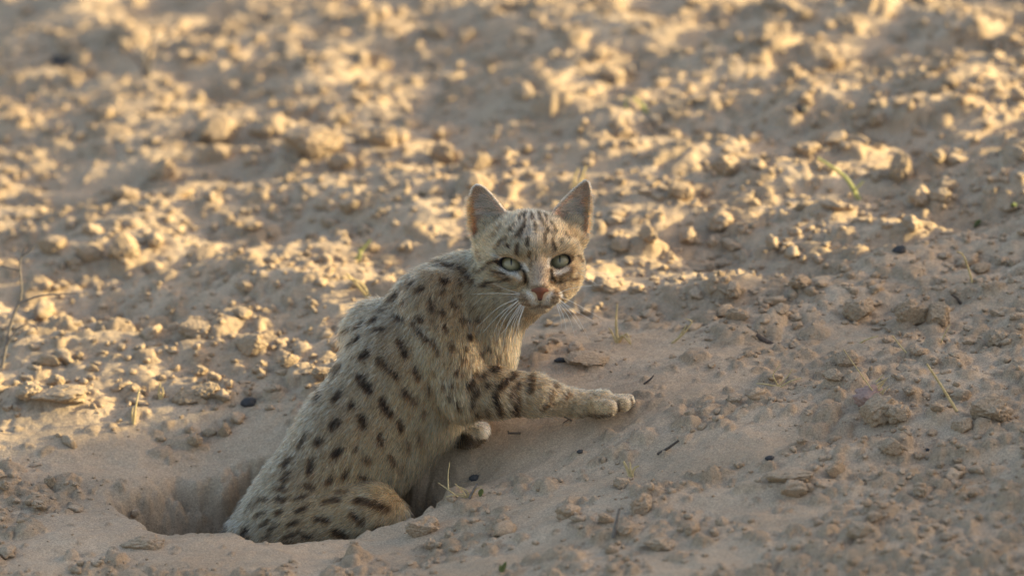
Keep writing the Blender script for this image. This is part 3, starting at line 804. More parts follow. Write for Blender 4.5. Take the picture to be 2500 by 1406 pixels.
def hair(n, seed):
    p, nrm, g = grow(n, seed)
    D = surface_id(p)
    x, y, z = p.T
    body = D[:NBODY].min(0) < D[NBODY:].min(0)
    # direction
    flow = np.zeros((n, 3))
    for i in range(NBODY):
        flow += np.exp(-np.maximum(D[i], 0) / 9.0)[:, None] * PRIMS[i][2]
    rad = np.stack([x - NOSE[0], y - NOSE[1], np.full(n, 70.0)], 1); rad[:, 1] -= 10
    rad /= np.linalg.norm(rad, axis=1)[:, None]
    wh = sstep(D[:NBODY].min(0) - D[NBODY:].min(0), -6, 10)
    flow /= np.linalg.norm(flow, axis=1)[:, None] + 1e-9
    flow = flow * (1 - wh[:, None]) + rad * wh[:, None]
    inear = np.zeros(n, bool); rim = np.zeros(n, bool)
    for poly, k_, s_ in ((EAR_A, NPRIM - 2, -1), (EAR_B, NPRIM - 1, 1)):
        de = poly_sd(poly, x, y)
        on = (D[k_] < 4) & (de < 2) & (y < 582)
        fr = on & (nrm[:, 2] < 0.1)
        inear |= fr; rim |= on & ~fr
        tgt = np.stack([np.full(n, s_ * 0.97), np.full(n, -0.12 if s_ < 0 else -0.05), np.full(n, -0.25)], 1)
        flow = np.where(fr[:, None], tgt, flow)
        flow = np.where((on & ~fr)[:, None], np.array([s_ * 0.25, -0.9, 0.1]), flow)
        # tufts at the foot of the ear stand up over the opening
    dn = (flow * nrm).sum(1)[:, None]
    tang = flow - nrm * dn
    tang /= np.linalg.norm(tang, axis=1)[:, None] + 1e-9
    clump = np.stack([perlin3(p / 13.0, s_) for s_ in (31, 47, 59)], 1)
    jit = g.normal(0, 0.17, (n, 3)) + 0.26 * clump
    # length and lift
    L = np.full(n, 19.0)
    ac = ((x - 880) * 0.80 + (y - 1085) * 0.60) / 150.0
    L += 13 * np.clip(ac - 0.45, 0, 0.7) * (y > 930) * (x < 1150)
    L += 0 * (D[8] < 12) + 8 * (D[4] < 8)
    limb = (D[12:16].min(0) < 6) & (x > 1140); L = np.where(limb, 16 - 5 * sstep(x, 1300, 1450), L)
    L = np.where((D[16:20].min(0) < 5), 6.0, L); L = np.where(D[20:26].min(0) < 5, 10.0, L)
    L = np.where((D[26] < 6) & (y > 1180), 17.0, L)
    dn_ = np.hypot(x - NOSE[0], y - NOSE[1])
    hl = 6.5 + 10 * sstep(dn_, 35, 140); hl = np.where((y > 690) & (x < 1270), hl + 7, hl)
    hl = np.where((y < 560) & (np.abs(x - 1298) < 60), 15.0, hl)
    L = L * (1 - wh) + hl * wh
    L = np.where(inear, 22.0, L)
    de = np.minimum(poly_sd(EAR_A, x, y), poly_sd(EAR_B, x, y))
    L = np.where(inear & ((de > -7) | (y < 478)), 6.0, L); L = np.where(rim, 7.0, L)
    L *= g.uniform(0.7, 1.25, n)
    guard = (g.random(n) < 0.05) & ~inear & (wh < 0.5) & (L > 10); L = np.where(guard, L * 1.5, L)
    lift = np.full(n, 0.42); lift = np.where(wh > 0.5, 0.36, lift); lift = np.where(inear, 0.25, lift)
    lift = np.where(L < 10, 0.35, lift) * g.uniform(0.6, 1.4, n); lift = np.where(guard, lift * 1.35, lift)
    d0 = tang * np.cos(lift)[:, None] + nrm * np.sin(lift)[:, None] + jit * 0.6
    d0 /= np.linalg.norm(d0, axis=1)[:, None]
    d1 = tang * np.cos(lift * 0.45)[:, None] + nrm * np.sin(lift * 0.45)[:, None] + jit * 0.9 + np.array([0, 0.12, 0])
    d1 /= np.linalg.norm(d1, axis=1)[:, None]
    L = L[:, None]
    pts = np.stack([p - nrm * 1.0, p + d0 * L * 0.34, p + d0 * L * 0.36 + d1 * L * 0.32, p + d0 * L * 0.38 + d1 * L * 0.66], 1)
    fz = g.normal(0, 1.1, (n, 2)) + 1.3 * clump[:, :2]
    fz[wh > 0.5] *= 0.35
    c = coat(p, nrm, D, fz)
    shade_ = np.exp(g.normal(0, 0.32, n) + 0.12 * clump[:, 2])
    c = c * shade_[:, None]
    # agouti: some hairs pale, some dark
    u = g.random(n); bodyf = (~inear)
    c = np.where(((u < 0.08) & bodyf)[:, None], c * 0.35, c)
    pale = (u > 0.90) & bodyf & (c.max(1) > 0.15)
    c = np.where(pale[:, None], c * 0.5 + np.array([0.80, 0.70, 0.55]) * 0.5, c)
    bandy = (de < -4) & inear & (y > 478)
    strk = 0.5 + 0.5 * np.sign(perlin(y / 3.2, x / 40.0, 3) + 0.12)
    uo = np.where(x < 1290, x - 1152, 1432 - x)
    white = bandy & (uo > 14) & (y < 562)
    c = np.where(white[:, None], np.where((g.random(n) < 0.25 + 0.6 * strk)[:, None], np.array([0.97, 0.57, 0.38]), np.array([0.48, 0.22, 0.13])), c)
    keep = np.ones(n, bool)
    for e, wf in zip(EYES, EYE_W):
        p_, q_ = eye_uv(x, y, e)
        keep &= ~((p_ * p_ + q_ * q_ < 1.30) & (z < wf + 60) & (z > wf - 30))
    keep &= ~((np.hypot((x - 1318) / 1.35, y - 715) < 14.5) & (z < -150))
    c = np.where(inear, 1.05, 0.90)[:, None] * np.clip(c, 0, 1) ** 1.10
    return pts[keep], np.clip(c[keep], 0.002, 0.95)

Mf = Mat('cat_fur')
Mf.t.nodes.remove(Mf.b)
hb = Mf.n('ShaderNodeBsdfHairPrincipled'); hb.model = 'CHIANG'; hb.parametrization = 'COLOR'
Mf.l(Mf.n('ShaderNodeAttribute', attribute_name='coat').outputs['Color'], hb.inputs['Color'])
hb.inputs['Roughness'].default_value = 0.45; hb.inputs['Radial Roughness'].default_value = 0.6; hb.inputs['IOR'].default_value = 1.28
hb.inputs['Random Roughness'].default_value = 0.2
Mf.l(hb.outputs[0], Mf.t.nodes['Material Output'].inputs['Surface'])
NH = 400000
hp, hc_ = hair(NH, 77)
hcu = bpy.data.hair_curves.new('fur')
nh = len(hp); hcu.add_curves([4] * nh)
hcu.attributes['position'].data.foreach_set('vector', v2w(hp.reshape(-1, 3)).astype(np.float32).ravel())
ra = hcu.attributes.new('radius', 'FLOAT', 'POINT') if 'radius' not in hcu.attributes else hcu.attributes['radius']
slim = np.where((hp[:, 0, 1] < 770) & (hp[:, 0, 0] > 1150), 0.58, 0.85)[:, None]
ra.data.foreach_set('value', (slim * np.array([1.0, 0.95, 0.7, 0.2])[None] / S).astype(np.float32).ravel())
ca = hcu.attributes.new('coat', 'FLOAT_COLOR', 'CURVE')
ca.data.foreach_set('color', np.concatenate([hc_, np.ones((nh, 1))], 1).astype(np.float32).ravel())
hcu.materials.append(Mf.m)
fur = bpy.data.objects.new('fur', hcu); col.objects.link(fur); fur.parent = cat

# ------------------------------------------------------------------ eyes, nose, whiskers
def revolve(prof, n=40):
    """closed surface of revolution about w; prof: [(radius, w)] first and last on the axis"""
    V, F = [], []
    m = len(prof)
    for r, w in prof:
        for k in range(n):
            a = 2 * math.pi * k / n; V.append((r * math.cos(a), r * math.sin(a), w))
    for i in range(m - 1):
        for k in range(n):
            F.append((i * n + k, i * n + (k + 1) % n, (i + 1) * n + (k + 1) % n, (i + 1) * n + k))
    return np.array(V), np.array(F)
Me = Mat('cat_eye')
tc = Me.n('ShaderNodeAttribute', attribute_name='disc').outputs['Vector']
sx = Me.n('ShaderNodeSeparateXYZ'); Me.l(tc, sx.inputs[0])
pu = Me.math('SQRT', Me.math('ADD', Me.math('POWER', Me.math('DIVIDE', sx.outputs[0], 2.0), 2), Me.math('POWER', Me.math('DIVIDE', Me.math('ADD', sx.outputs[1], 7.0), 11.0), 2)))
rr_ = Me.math('SQRT', Me.math('ADD', Me.math('POWER', sx.outputs[0], 2), Me.math('POWER', sx.outputs[1], 2)))
iris = Me.ramp(Me.noise(tc, 0.35, 4), [(0.3, (0.225, 0.178, 0.088)), (0.7, (0.31, 0.25, 0.135))])
iris = Me.mix(Me.ramp(Me.math('DIVIDE', rr_, 30.0), [(0.70, (0, 0, 0)), (0.90, (1, 1, 1))]), iris, (0.02, 0.018, 0.02))
mr = Me.ramp(pu, [(0.85, (1, 1, 1)), (1.0, (0, 0, 0))])
Me.l(Me.mix(mr, iris, (0.004, 0.004, 0.005)), Me.b.inputs['Base Color'])
Me.b.inputs['Roughness'].default_value = 0.4; Me.b.inputs['Coat Weight'].default_value = 0.3; Me.b.inputs['Coat Roughness'].default_value = 0.03
for e, wf in zip(EYES, EYE_W):
    prof = [(0.001, -EYE_R)] + [(EYE_R * math.sin(t), -EYE_R * math.cos(t)) for t in np.linspace(0.06, math.pi - 0.06, 26)] + [(0.001, EYE_R)]
    V, F = revolve(prof)
    c = np.array([e[0][0], e[0][1], wf + EYE_R + 4.5])
    o = mesh_from('eye', v2w(V + c), F[:, ::-1], Me.m, cat)
    a = o.data.attributes.new('disc', 'FLOAT_VECTOR', 'POINT'); a.data.foreach_set('vector', V.astype(np.float32).ravel())

nf = Field(np.arange(1285, 1352, 1.4), np.arange(690, 748, 1.4), np.arange(-225, -150, 1.4))
nf.add(*ellipsoid((1318, 708, -190), (19, 8.5, 13)), k=6, pad=60)
nf.add(*capsule((1318, 712, -194), (1318, 728, -192), 11, 6.5), k=9, pad=60)
nf.add(*capsule((1302, 711, -184), (1334, 710, -184), 9, 9), k=6, pad=60)
for s_, cx0 in ((-1, 1303.5), (1, 1332.5)):
    f, lo, hi = capsule((cx0, 716, -202), (cx0 + s_ * 6, 721, -186), 3.4, 3.0); nf.cut(f, lo, hi, 2.0)
npos, nq = surface_nets(nf); npos = smooth_mesh(npos, nq, 4)
nvn = vnormals(npos, nq)
if (nvn * (npos - npos.mean(0))).sum() < 0: nq = nq[:, ::-1]
Mn = plain_material('nose_skin', (0.30, 0.085, 0.040), (0.42, 0.13, 0.06), 900, 0.5)
Mn2 = Mat('nose_leather')
at_ = Mn2.n('ShaderNodeAttribute', attribute_name='tone').outputs['Color']
nn_ = Mn2.noise(Mn2.n('ShaderNodeNewGeometry').outputs['Position'], 1500, 3)
Mn2.l(Mn2.mix(1.0, at_, Mn2.ramp(nn_, [(0.3, (0.75, 0.75, 0.75)), (0.7, (1.2, 1.2, 1.2))]), 'MULTIPLY'), Mn2.b.inputs['Base Color'])
Mn2.b.inputs['Roughness'].default_value = 0.6; Mn2.b.inputs['Specular IOR Level'].default_value = 0.2
nose = mesh_from('nose', v2w(npos), nq, Mn2.m, cat)
nc = np.tile(np.array([0.17, 0.058, 0.030]), (len(npos), 1))
ed = sstep(npos[:, 1], 722, 735); nc = nc * (1 - ed[:, None]) + np.array([0.06, 0.035, 0.03]) * ed[:, None]
hl_ = np.minimum(np.hypot(npos[:, 0] - 1304, npos[:, 1] - 718), np.hypot(npos[:, 0] - 1332, npos[:, 1] - 717)); hd = 1 - sstep(hl_, 2.5, 6)
nc = nc * (1 - hd[:, None]) + np.array([0.03, 0.015, 0.012]) * hd[:, None]  # nostril hollows: recess shade put into the vertex colour
tp = 1 - sstep(npos[:, 1], 698, 707); nc = nc * (1 - 0.6 * tp[:, None]) + np.array([0.12, 0.07, 0.05]) * 0.6 * tp[:, None]
vcol(nose.data, 'tone', nc)
bpy.data.materials.remove(Mn)

def tube(pts, r0, r1, n=6, sub=10):
    """bent tapering tube through the given points (view frame)"""
    P = np.asarray(pts, float)
    if len(P) > 2:
        t = np.linspace(0, len(P) - 1, sub); i = np.minimum(t.astype(int), len(P) - 2); f = (t - i)[:, None]
        pad = np.concatenate([[2 * P[0] - P[1]], P, [2 * P[-1] - P[-2]]])
        p0, p1, p2, p3 = pad[i], pad[i + 1], pad[i + 2], pad[i + 3]
        P = 0.5 * (2 * p1 + (p2 - p0) * f + (2 * p0 - 5 * p1 + 4 * p2 - p3) * f ** 2 + (3 * p1 - p0 - 3 * p2 + p3) * f ** 3)
    m = len(P); T = np.gradient(P, axis=0); T /= np.linalg.norm(T, axis=1)[:, None]
    ref = np.array([0.3, 0.2, 0.93]); A = np.cross(T, ref); A /= np.linalg.norm(A, axis=1)[:, None]; B = np.cross(T, A)
    R_ = np.linspace(r0, r1, m)[:, None, None]
    an = np.linspace(0, 2 * np.pi, n, endpoint=False)
    V = (P[:, None] + R_ * (np.cos(an)[None, :, None] * A[:, None] + np.sin(an)[None, :, None] * B[:, None])).reshape(-1, 3)
    F = [(i * n + k, i * n + (k + 1) % n, (i + 1) * n + (k + 1) % n, (i + 1) * n + k) for i in range(m - 1) for k in range(n)]
    V = np.concatenate([V, P[:1], P[-1:]])
    F += [(m * n, (k + 1) % n, k, k) for k in range(n)] if False else []
    return V, np.array(F)
Mw = Mat('whisker_hair'); Mw.b.inputs['Base Color'].default_value = (0.72, 0.66, 0.57, 1); Mw.b.inputs['Roughness'].default_value = 0.35
WH = [((1262, 729), (1215, 752), (1163, 800)), ((1266, 733), (1222, 765), (1178, 812)), ((1264, 735), (1226, 772), (1200, 826)), ((1268, 738), (1232, 778), (1212, 832)),
      ((1270, 742), (1240, 790), (1227, 848)), ((1273, 744), (1248, 800), (1238, 866)), ((1276, 746), (1256, 795), (1250, 852)), ((1278, 747), (1262, 800), (1257, 840)),
      ((1280, 748), (1268, 785), (1266, 820)), ((1268, 719), (1215, 716), (1150, 718)), ((1270, 717), (1235, 706), (1204, 692)), ((1272, 744), (1236, 800), (1222, 815)),
      ((1362, 716), (1400, 703), (1478, 694)), ((1368, 724), (1410, 744), (1468, 778)), ((1364, 735), (1392, 765), (1424, 812)), ((1362, 738), (1388, 775), (1404, 822)),
      ((1360, 740), (1375, 772), (1382, 806)), ((1366, 732), (1402, 757), (1450, 784)), ((1358, 741), (1368, 775), (1371, 800)), ((1412, 660), (1445, 664), (1484, 669)),
      ((1410, 664), (1430, 677), (1456, 694)), ((1364, 730), (1405, 770), (1436, 826))]
for k, w3 in enumerate(WH):
    a, b = w3[0]
    w0_ = front_depth(a, b) + 1.0
    sw_ = rng.uniform(-25, 20)
    P3 = [(w3[0][0], w3[0][1], w0_), (w3[1][0], w3[1][1], w0_ - 6 + sw_ * 0.4), (w3[2][0], w3[2][1], w0_ + 6 + sw_)]
    V, F = tube(P3, 0.62 if k not in (10, 19, 20) else 0.4, 0.2, 5, 14)
    mesh_from('whisker', v2w(V), F, Mw.m, cat)
# ------------------------------------------------------------------ clods
def ico(sub):
    t = (1 + 5 ** 0.5) / 2
    V = [(-1, t, 0), (1, t, 0), (-1, -t, 0), (1, -t, 0), (0, -1, t), (0, 1, t), (0, -1, -t), (0, 1, -t), (t, 0, -1), (t, 0, 1), (-t, 0, -1), (-t, 0, 1)]
    F = [(0, 11, 5), (0, 5, 1), (0, 1, 7), (0, 7, 10), (0, 10, 11), (1, 5, 9), (5, 11, 4), (11, 10, 2), (10, 7, 6), (7, 1, 8), (3, 9, 4), (3, 4, 2), (3, 2, 6), (3, 6, 8), (3, 8, 9), (4, 9, 5), (2, 4, 11), (6, 2, 10), (8, 6, 7), (9, 8, 1)]
    V = [np.array(v) / np.linalg.norm(v) for v in V]
    for _ in range(sub):
        mid = {}; NF = []
        def m(a, b):
            k = (min(a, b), max(a, b))
            if k not in mid:
                q = V[a] + V[b]; V.append(q / np.linalg.norm(q)); mid[k] = len(V) - 1
            return mid[k]
        for a, b, c in F:
            x, y, z = m(a, b), m(b, c), m(c, a); NF += [(a, x, z), (b, y, x), (c, z, y), (x, y, z)]
        F = NF
    return np.array(V), np.array(F)
ICO1, ICO2, ICO3 = ico(1), ico(2), ico(4)
def clod_shape(base, seed, cuts=4, rough=0.32):
    V, F = base; g = np.random.default_rng(seed)
    P = V.copy()
    off = g.random(3) * 50
    P *= (1 + rough * perlin3(P * 1.3 + off, seed) + 0.22 * perlin3(P * 3.1 + off, seed + 1))[:, None]
    for _ in range(cuts):
        n = g.normal(size=3); n /= np.linalg.norm(n); h = g.uniform(0.55, 0.85)
        d = P @ n - h
        P -= np.maximum(d, 0)[:, None] * n * 0.85
    P *= (1 + 0.11 * perlin3(P * 7 + off, seed + 2) + 0.05 * perlin3(P * 14 + off, seed + 3))[:, None]
    return P, F
def clod_mesh(seed, base=None, rough=0.32, cuts=5, mat=None):
    P, F = clod_shape(base or ICO3, seed, cuts, rough)
    o = mesh_from('earth_clod', P / S, F, mat or m_clod)
    me = o.data; bpy.data.objects.remove(o)
    return me
PROTO = [clod_mesh(100 + k) for k in range(26)]
def lay_clod(me, name, x, y, r, sx=1, sy=1, sz=0.8, rz=None, sink=0.30, tilt=0.25):
    z = float(ground_z(x, y))
    o = bpy.data.objects.new(name, me); col.objects.link(o)
    o.location = q2w([(x, y, z + r * sz * (1 - 2 * sink) * 0.8)])[0]
    o.rotation_euler = (random.uniform(-tilt, tilt), random.uniform(-tilt, tilt), random.uniform(0, 6.28) if rz is None else rz)
    o.scale = (r * sx, r * sy, r * sz)
    return o
NAMED = [  # a, b of the middle in the picture, half width, stretch x, stretch z, label
    (768, 358, 52, 1.35, 0.85, 'largest rounded clod behind the cat, its right end catching the sun'),
    (398, 415, 33, 1.0, 1.05, 'egg-shaped clod standing alone on a smooth shaded patch, right side golden'),
    (528, 322, 42, 1.1, 0.9, 'squat clod with a dark shaded left face, behind the smaller sunlit one'),
    (522, 380, 34, 1.15, 0.85, 'oval clod lit on its right end, lying below the squat dark-faced clod'),
    (645, 320, 30, 1.1, 0.9, 'round-topped clod between the squat dark-faced clod and the largest one'),
    (932, 338, 34, 1.05, 1.1, 'tall sunlit clod just right of the largest clod'),
    (1082, 384, 30, 1.1, 1.0, 'sunlit clod left of the oval one above the cat\'s ear'),
    (1166, 396, 34, 1.15, 0.8, 'oval sunlit clod straight above the ear with the smaller tip'),
    (1768, 405, 34, 1.0, 1.0, 'rounded clod with a shaded left half, right of the cat among sunlit crumbs'),
    (2197, 416, 32, 0.9, 1.35, 'pointed cone-shaped sunlit clod at the far right'),
    (2226, 768, 37, 1.0, 1.0, 'round ball-like brown clod in the shade near the thin dry stems'),
    (2098, 770, 36, 1.05, 0.85, 'rough brown clod just left of the round ball-like one'),
    (478, 806, 38, 1.15, 0.8, 'blocky clod with a bright right edge on the ridge left of the cat\'s back'),
    (547, 1054, 17, 0.9, 1.3, 'upright small clod in the little heap beside the cat\'s lower back'),
    (512, 1058, 14, 1.1, 0.9, 'middle clod of the little heap beside the cat\'s lower back'),
    (474, 1082, 19, 1.0, 0.9, 'lowest clod of the little heap beside the cat\'s lower back'),
    (2142, 1012, 42, 1.15, 0.95, 'angular wedge-shaped clod below the pinkish stone'),
    (2196, 1020, 28, 1.1, 0.85, 'dark angular clod touching the wedge-shaped one'),
    (2415, 1000, 42, 1.2, 0.75, 'big block-shaped clod at the right, below the yellow grass stalk'),
    (345, 1324, 34, 1.6, 0.6, 'low flat lump on the near lip of the burrow'),
    (1392, 1250, 30, 1.1, 0.75, 'smooth rounded clod in the near sand straight below the stretched paw'),
    (1030, 1292, 34, 1.3, 0.7, 'brown lump beside the cat\'s knee on the burrow\'s near lip'),
    (613, 852, 30, 1.2, 0.85, 'clod with a sunlit right corner on the ridge behind the cat'),
    (705, 884, 22, 1.1, 0.85, 'brown rounded clod close behind the cat\'s back, in the shade'),
    (300, 606, 40, 1.0, 1.0, 'clod with a dark left face near the bare twig, upper of two'),
    (128, 604, 32, 1.1, 0.95, 'sunlit clod next to the bare twig at the left edge'),
    (218, 620, 30, 1.2, 0.85, 'flat-topped sunlit clod between the bare twig and the dark-faced clod'),
    (1462, 1012, 12, 1.0, 0.9, 'thumbnail-sized clod tucked under the cat\'s stretched paw'),
    (1430, 880, 34, 1.7, 0.5, 'long loaf-shaped clod above the stretched foreleg'),
    (2068, 884, 24, 1.2, 0.9, 'brown clod at the foot of the thinnest dry stem'),
    (140, 972, 44, 1.7, 0.55, 'flat slab of crusted earth at the left, dark below its edge'),
    (1925, 1160, 34, 1.8, 0.5, 'dark flat sliver of crust in the blurred near sand'),
    (1940, 1208, 28, 1.3, 0.6, 'dark oval clod just below the flat sliver of crust'),
    (2105, 1296, 30, 1.2, 0.6, 'blurred brown clod low in the near sand at the right'),
    (1610, 1330, 34, 1.2, 0.55, 'blurred dark clod near the bottom of the near sand'),
    (505, 962, 26, 1.3, 0.8, 'sun-tipped clod at the end of the broken ridge left of the black pebble'),
    (1800, 772, 24, 1.2, 0.8, 'little crumbly clod catching the last sun right of the grass tuft'),
    (2350, 1040, 26, 1.0, 0.9, 'small clod left of the big block-shaped clod'),
    (1660, 470, 30, 1.0, 1.0, 'upright sunlit clod among crumbs right of the larger-tipped ear'),
]
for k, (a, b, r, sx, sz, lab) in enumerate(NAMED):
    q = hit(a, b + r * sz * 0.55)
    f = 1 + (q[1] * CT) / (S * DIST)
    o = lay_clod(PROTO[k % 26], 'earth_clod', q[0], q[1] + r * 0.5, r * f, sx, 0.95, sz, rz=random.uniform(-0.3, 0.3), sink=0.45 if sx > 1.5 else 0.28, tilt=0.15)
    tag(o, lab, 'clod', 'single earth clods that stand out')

GLAB = 'small brown earth clod lying loose among the many on the churned sand'
placed = 0; spots_ = []
gr = np.random.default_rng(404)
while placed < 255:
    a = gr.uniform(-20, 2520); b = gr.uniform(-10, 1395)
    r = min(8 + gr.exponential(7.0), 34)
    q = hit(a, b)
    if gr.random() > churn(np.array([q[0]]), np.array([q[1]]))[0] * 0.95 + 0.02: continue
    if 500 < a < 1580 and 440 < b < 1340 and (abs(q[0] + 200) < 600 and -500 < q[1] < 250): continue
    if any((a - s_[0]) ** 2 + (b - s_[1]) ** 2 < (1.2 * (r + s_[2])) ** 2 for s_ in spots_): continue
    spots_.append((a, b, r))
    o = lay_clod(PROTO[int(gr.integers(26))], 'earth_clod', q[0], q[1] + r * 0.4, r, gr.uniform(0.8, 1.35), gr.uniform(0.8, 1.2), gr.uniform(0.55, 0.95), sink=gr.uniform(0.15, 0.4))
    tag(o, GLAB, 'clod', 'loose earth clods on the churned sand')
    placed += 1

# the clods beyond those, too many to be told apart
def litter(name, n, rfun, base, count_proto, lab, ymin, gate):
    cx_ = gr.uniform(-1550, 1550, n); cy_ = ymin + (3150 - ymin) * gr.random(n) ** 1.15
    k_ = gr.random(n) < gate(cx_, cy_); cx_, cy_ = cx_[k_], cy_[k_]
    r_ = rfun(len(cx_)); z_ = ground_z(cx_, cy_)
    protos = [clod_shape(base, 1300 + k, 4, 0.55) for k in range(count_proto)]
    VV, FF, b0_ = [], [], 0
    for k in range(len(cx_)):
        P, F = protos[k % count_proto]
        a = gr.random() * 6.28; c_, s_ = math.cos(a), math.sin(a)
        Q = P * np.array([gr.uniform(0.8, 1.8), gr.uniform(0.7, 1.2), gr.uniform(0.5, 1.0)]) * r_[k]
        VV.append(np.stack([Q[:, 0] * c_ - Q[:, 1] * s_, Q[:, 0] * s_ + Q[:, 1] * c_, Q[:, 2]], 1) + np.array([cx_[k], cy_[k], z_[k] + r_[k] * gr.uniform(-0.25, 0.3)]))
        FF.append(F + b0_); b0_ += len(P)
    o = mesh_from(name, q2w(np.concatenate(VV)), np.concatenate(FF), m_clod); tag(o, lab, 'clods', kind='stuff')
litter('clod_litter', 4200, lambda k: np.minimum(4.5 + gr.exponential(5.0, k), 24), ICO2, 22, 'dense scatter of broken earth clods covering the sunlit slope behind the cat', 120,
       lambda x, y: np.clip(churn(x, y) * 0.9 - 0.05, 0, 1) * sstep(y, 120, 420))
litter('clod_litter', 2600, lambda k: np.minimum(4.5 + gr.exponential(4.5, k), 20), ICO2, 22, 'scatter of small broken clods over the shaded sand in front', -1350,
       lambda x, y: np.clip(churn(x, y) * 0.8 - 0.08, 0, 1) * (1 - sstep(y, 150, 420)))

# crumbs too many to count
nC = 9000
cxx = gr.uniform(-1550, 1550, nC); cyy = -1450 + 4600 * gr.random(nC) ** 1.2
chn = churn(cxx, cyy)
ok = gr.random(nC) < chn * 0.95 + 0.07
cxx, cyy, chn = cxx[ok], cyy[ok], chn[ok]
crr = np.minimum(1.6 + gr.exponential(2.3, len(cxx)) * (0.5 + chn), 9.5)
czz = ground_z(cxx, cyy)
LOW = [clod_shape(ICO1, 900 + k, 2, 0.4) for k in range(14)]
VV, FF, base_ = [], [], 0
for k in range(len(cxx)):
    P, F = LOW[k % 14]
    a = gr.random() * 6.28; c_, s_ = math.cos(a), math.sin(a)
    sx_, sy_, sz_ = gr.uniform(0.75, 1.4), gr.uniform(0.75, 1.2), gr.uniform(0.6, 1.0)
    Q = P * np.array([sx_, sy_, sz_]) * crr[k]
    Q = np.stack([Q[:, 0] * c_ - Q[:, 1] * s_, Q[:, 0] * s_ + Q[:, 1] * c_, Q[:, 2]], 1) + np.array([cxx[k], cyy[k], czz[k] + crr[k] * 0.25])
    VV.append(Q); FF.append(F + base_); base_ += len(P)
crumbs = mesh_from('crumbs', q2w(np.concatenate(VV)), np.concatenate(FF), m_clod)
tag(crumbs, 'tiny crumbs of dry earth sprinkled over the sand', 'crumbs', kind='stuff')

# ------------------------------------------------------------------ stone, pebbles, stems, twigs
q = hit(2122, 985)
o = lay_clod(clod_mesh(777, rough=0.2, cuts=8, mat=m_pink), 'stone', q[0], q[1] + 20, 38, 1.15, 0.9, 0.8, rz=0.2)
tag(o, 'pinkish grey stone at the foot of the seed-headed stem', 'stone')
me_pb = clod_mesh(781, rough=0.15, cuts=3, mat=m_pebble)
for a, b, r, sx, lab in ((608, 983, 17, 1.15, 'black pebble lying on smooth sand behind the cat\'s back'), (1158, 1165, 11, 1.15, 'black pebble on the smooth slope under the cat\'s belly'),
                     (1416, 1100, 6, 1.3, 'tiny dark fleck on smooth sand below the stretched paw'), (1880, 1117, 9, 1.3, 'dark pebble among brown clods right of the near ridge'),
                     (1368, 878, 9, 1.6, 'flat dark pebble beside the loaf-shaped clod'), (2265, 1096, 6, 0.8, 'dark speck standing upright at the right of the near sand'),
                     (1952, 268, 16, 1.3, 'blurred dark pebble in the sunlit clods far right of the cat'), (150, 155, 26, 1.0, 'blurred black stone in the clods at the upper left'),
                     (2196, 610, 13, 1.3, 'small dark pebble at the shade\'s edge on the right')):
    q = hit(a, b + 4)
    tag(lay_clod(me_pb, 'pebble', q[0], q[1], r, sx, 0.9, 0.75, rz=0.1), lab, 'pebble')

def strand(pts, r0, r1, mat, name, parent=None, n=6, sub=14, w=None):
    """a stem; pts [(a, b, depth offset)], the first stands on the ground"""
    if w is None:
        q = hit(pts[0][0], pts[0][1]); w = q[1] * CT - q[2] * ST
    f = 1 + w / (S * DIST)
    P = [((a - 1250) * f + 1250, (b - 703) * f + 703, w + dw) for a, b, dw in pts]
    V, F = tube(P, r0 * f, r1 * f, n, sub)
    return mesh_from(name, v2w(V), F, mat, parent), w

def single(name, cat_, lab, mat, pts, r0, r1, **k):
    o, w = strand(pts, r0, r1, mat, name, **k); tag(o, lab, cat_); return o
single('grass_stalk', 'grass stalk', 'thick pale yellow grass stalk leaning left, at the right in the shade', m_straw, [(2336, 1004, 0), (2300, 945, -10), (2262, 888, -25)], 4.0, 2.6)
o = single('dry_straw', 'straw', 'thin dry stem with a seed head leaning over the pinkish stone', m_straw, [(2148, 978, 0), (2105, 918, -10), (2058, 852, -30)], 2.0, 1.0)
for k in range(7):
    strand([(2150 - k * 2, 975 - k * 7, -4), (2158 + (k % 3) * 6, 955 - k * 7, -8 + 6 * (k % 2))], 2.4, 0.6, m_straw, 'seed', o, 5, 4, w=hit(2148, 978)[1] * CT - hit(2148, 978)[2] * ST)
single('dry_straw', 'straw', 'short slanting straw above the seed-headed stem', m_straw, [(2214, 862, 0), (2196, 842, -8), (2178, 818, -14)], 2.2, 1.2)
single('dry_straw', 'straw', 'hooked pale straw lying at the foot of the round ball-like clod', m_straw, [(2098, 838, 0), (2118, 828, -8), (2144, 820, -8)], 2.6, 1.4)
single('dry_straw', 'straw', 'faint upright straw right of the short slanting one', m_straw, [(2297, 838, 0), (2308, 812, -8), (2320, 792, -14)], 2.0, 1.0)
o = single('dry_twig', 'twig', 'bent dry twig with a curled tip standing at the shade\'s edge on the right', m_straw, [(2374, 690, 0), (2362, 650, -10), (2350, 622, -22), (2336, 614, -30)], 3.0, 1.8)
single('dry_twig', 'twig', 'dark curved twig lying on the sand left of the round ball-like clod', m_twig, [(1846, 818, -3), (1880, 838, -3), (1930, 850, -3)], 7.0, 5.0, n=8)
single('dry_twig', 'twig', 'short dark twig leaning in the clods above the round ball-like clod', m_twig, [(2346, 742, 0), (2336, 728, -5), (2322, 718, -8)], 4.0, 2.5)
o = single('dry_twig', 'twig', 'forked thin twig lying just under the cat\'s stretched foreleg', m_twig, [(1396, 1026, -2), (1372, 1014, -6), (1350, 1002, -10)], 2.2, 1.2)
w_ = hit(1396, 1026)[1] * CT - hit(1396, 1026)[2] * ST
strand([(1376, 1016, -5), (1352, 1014, -6), (1318, 1012, -4)], 1.6, 0.8, m_twig, 'fork', o, 5, 8, w=w_)
strand([(1388, 1024, -3), (1374, 1032, -6)], 1.6, 0.9, m_twig, 'fork', o, 5, 4, w=w_)
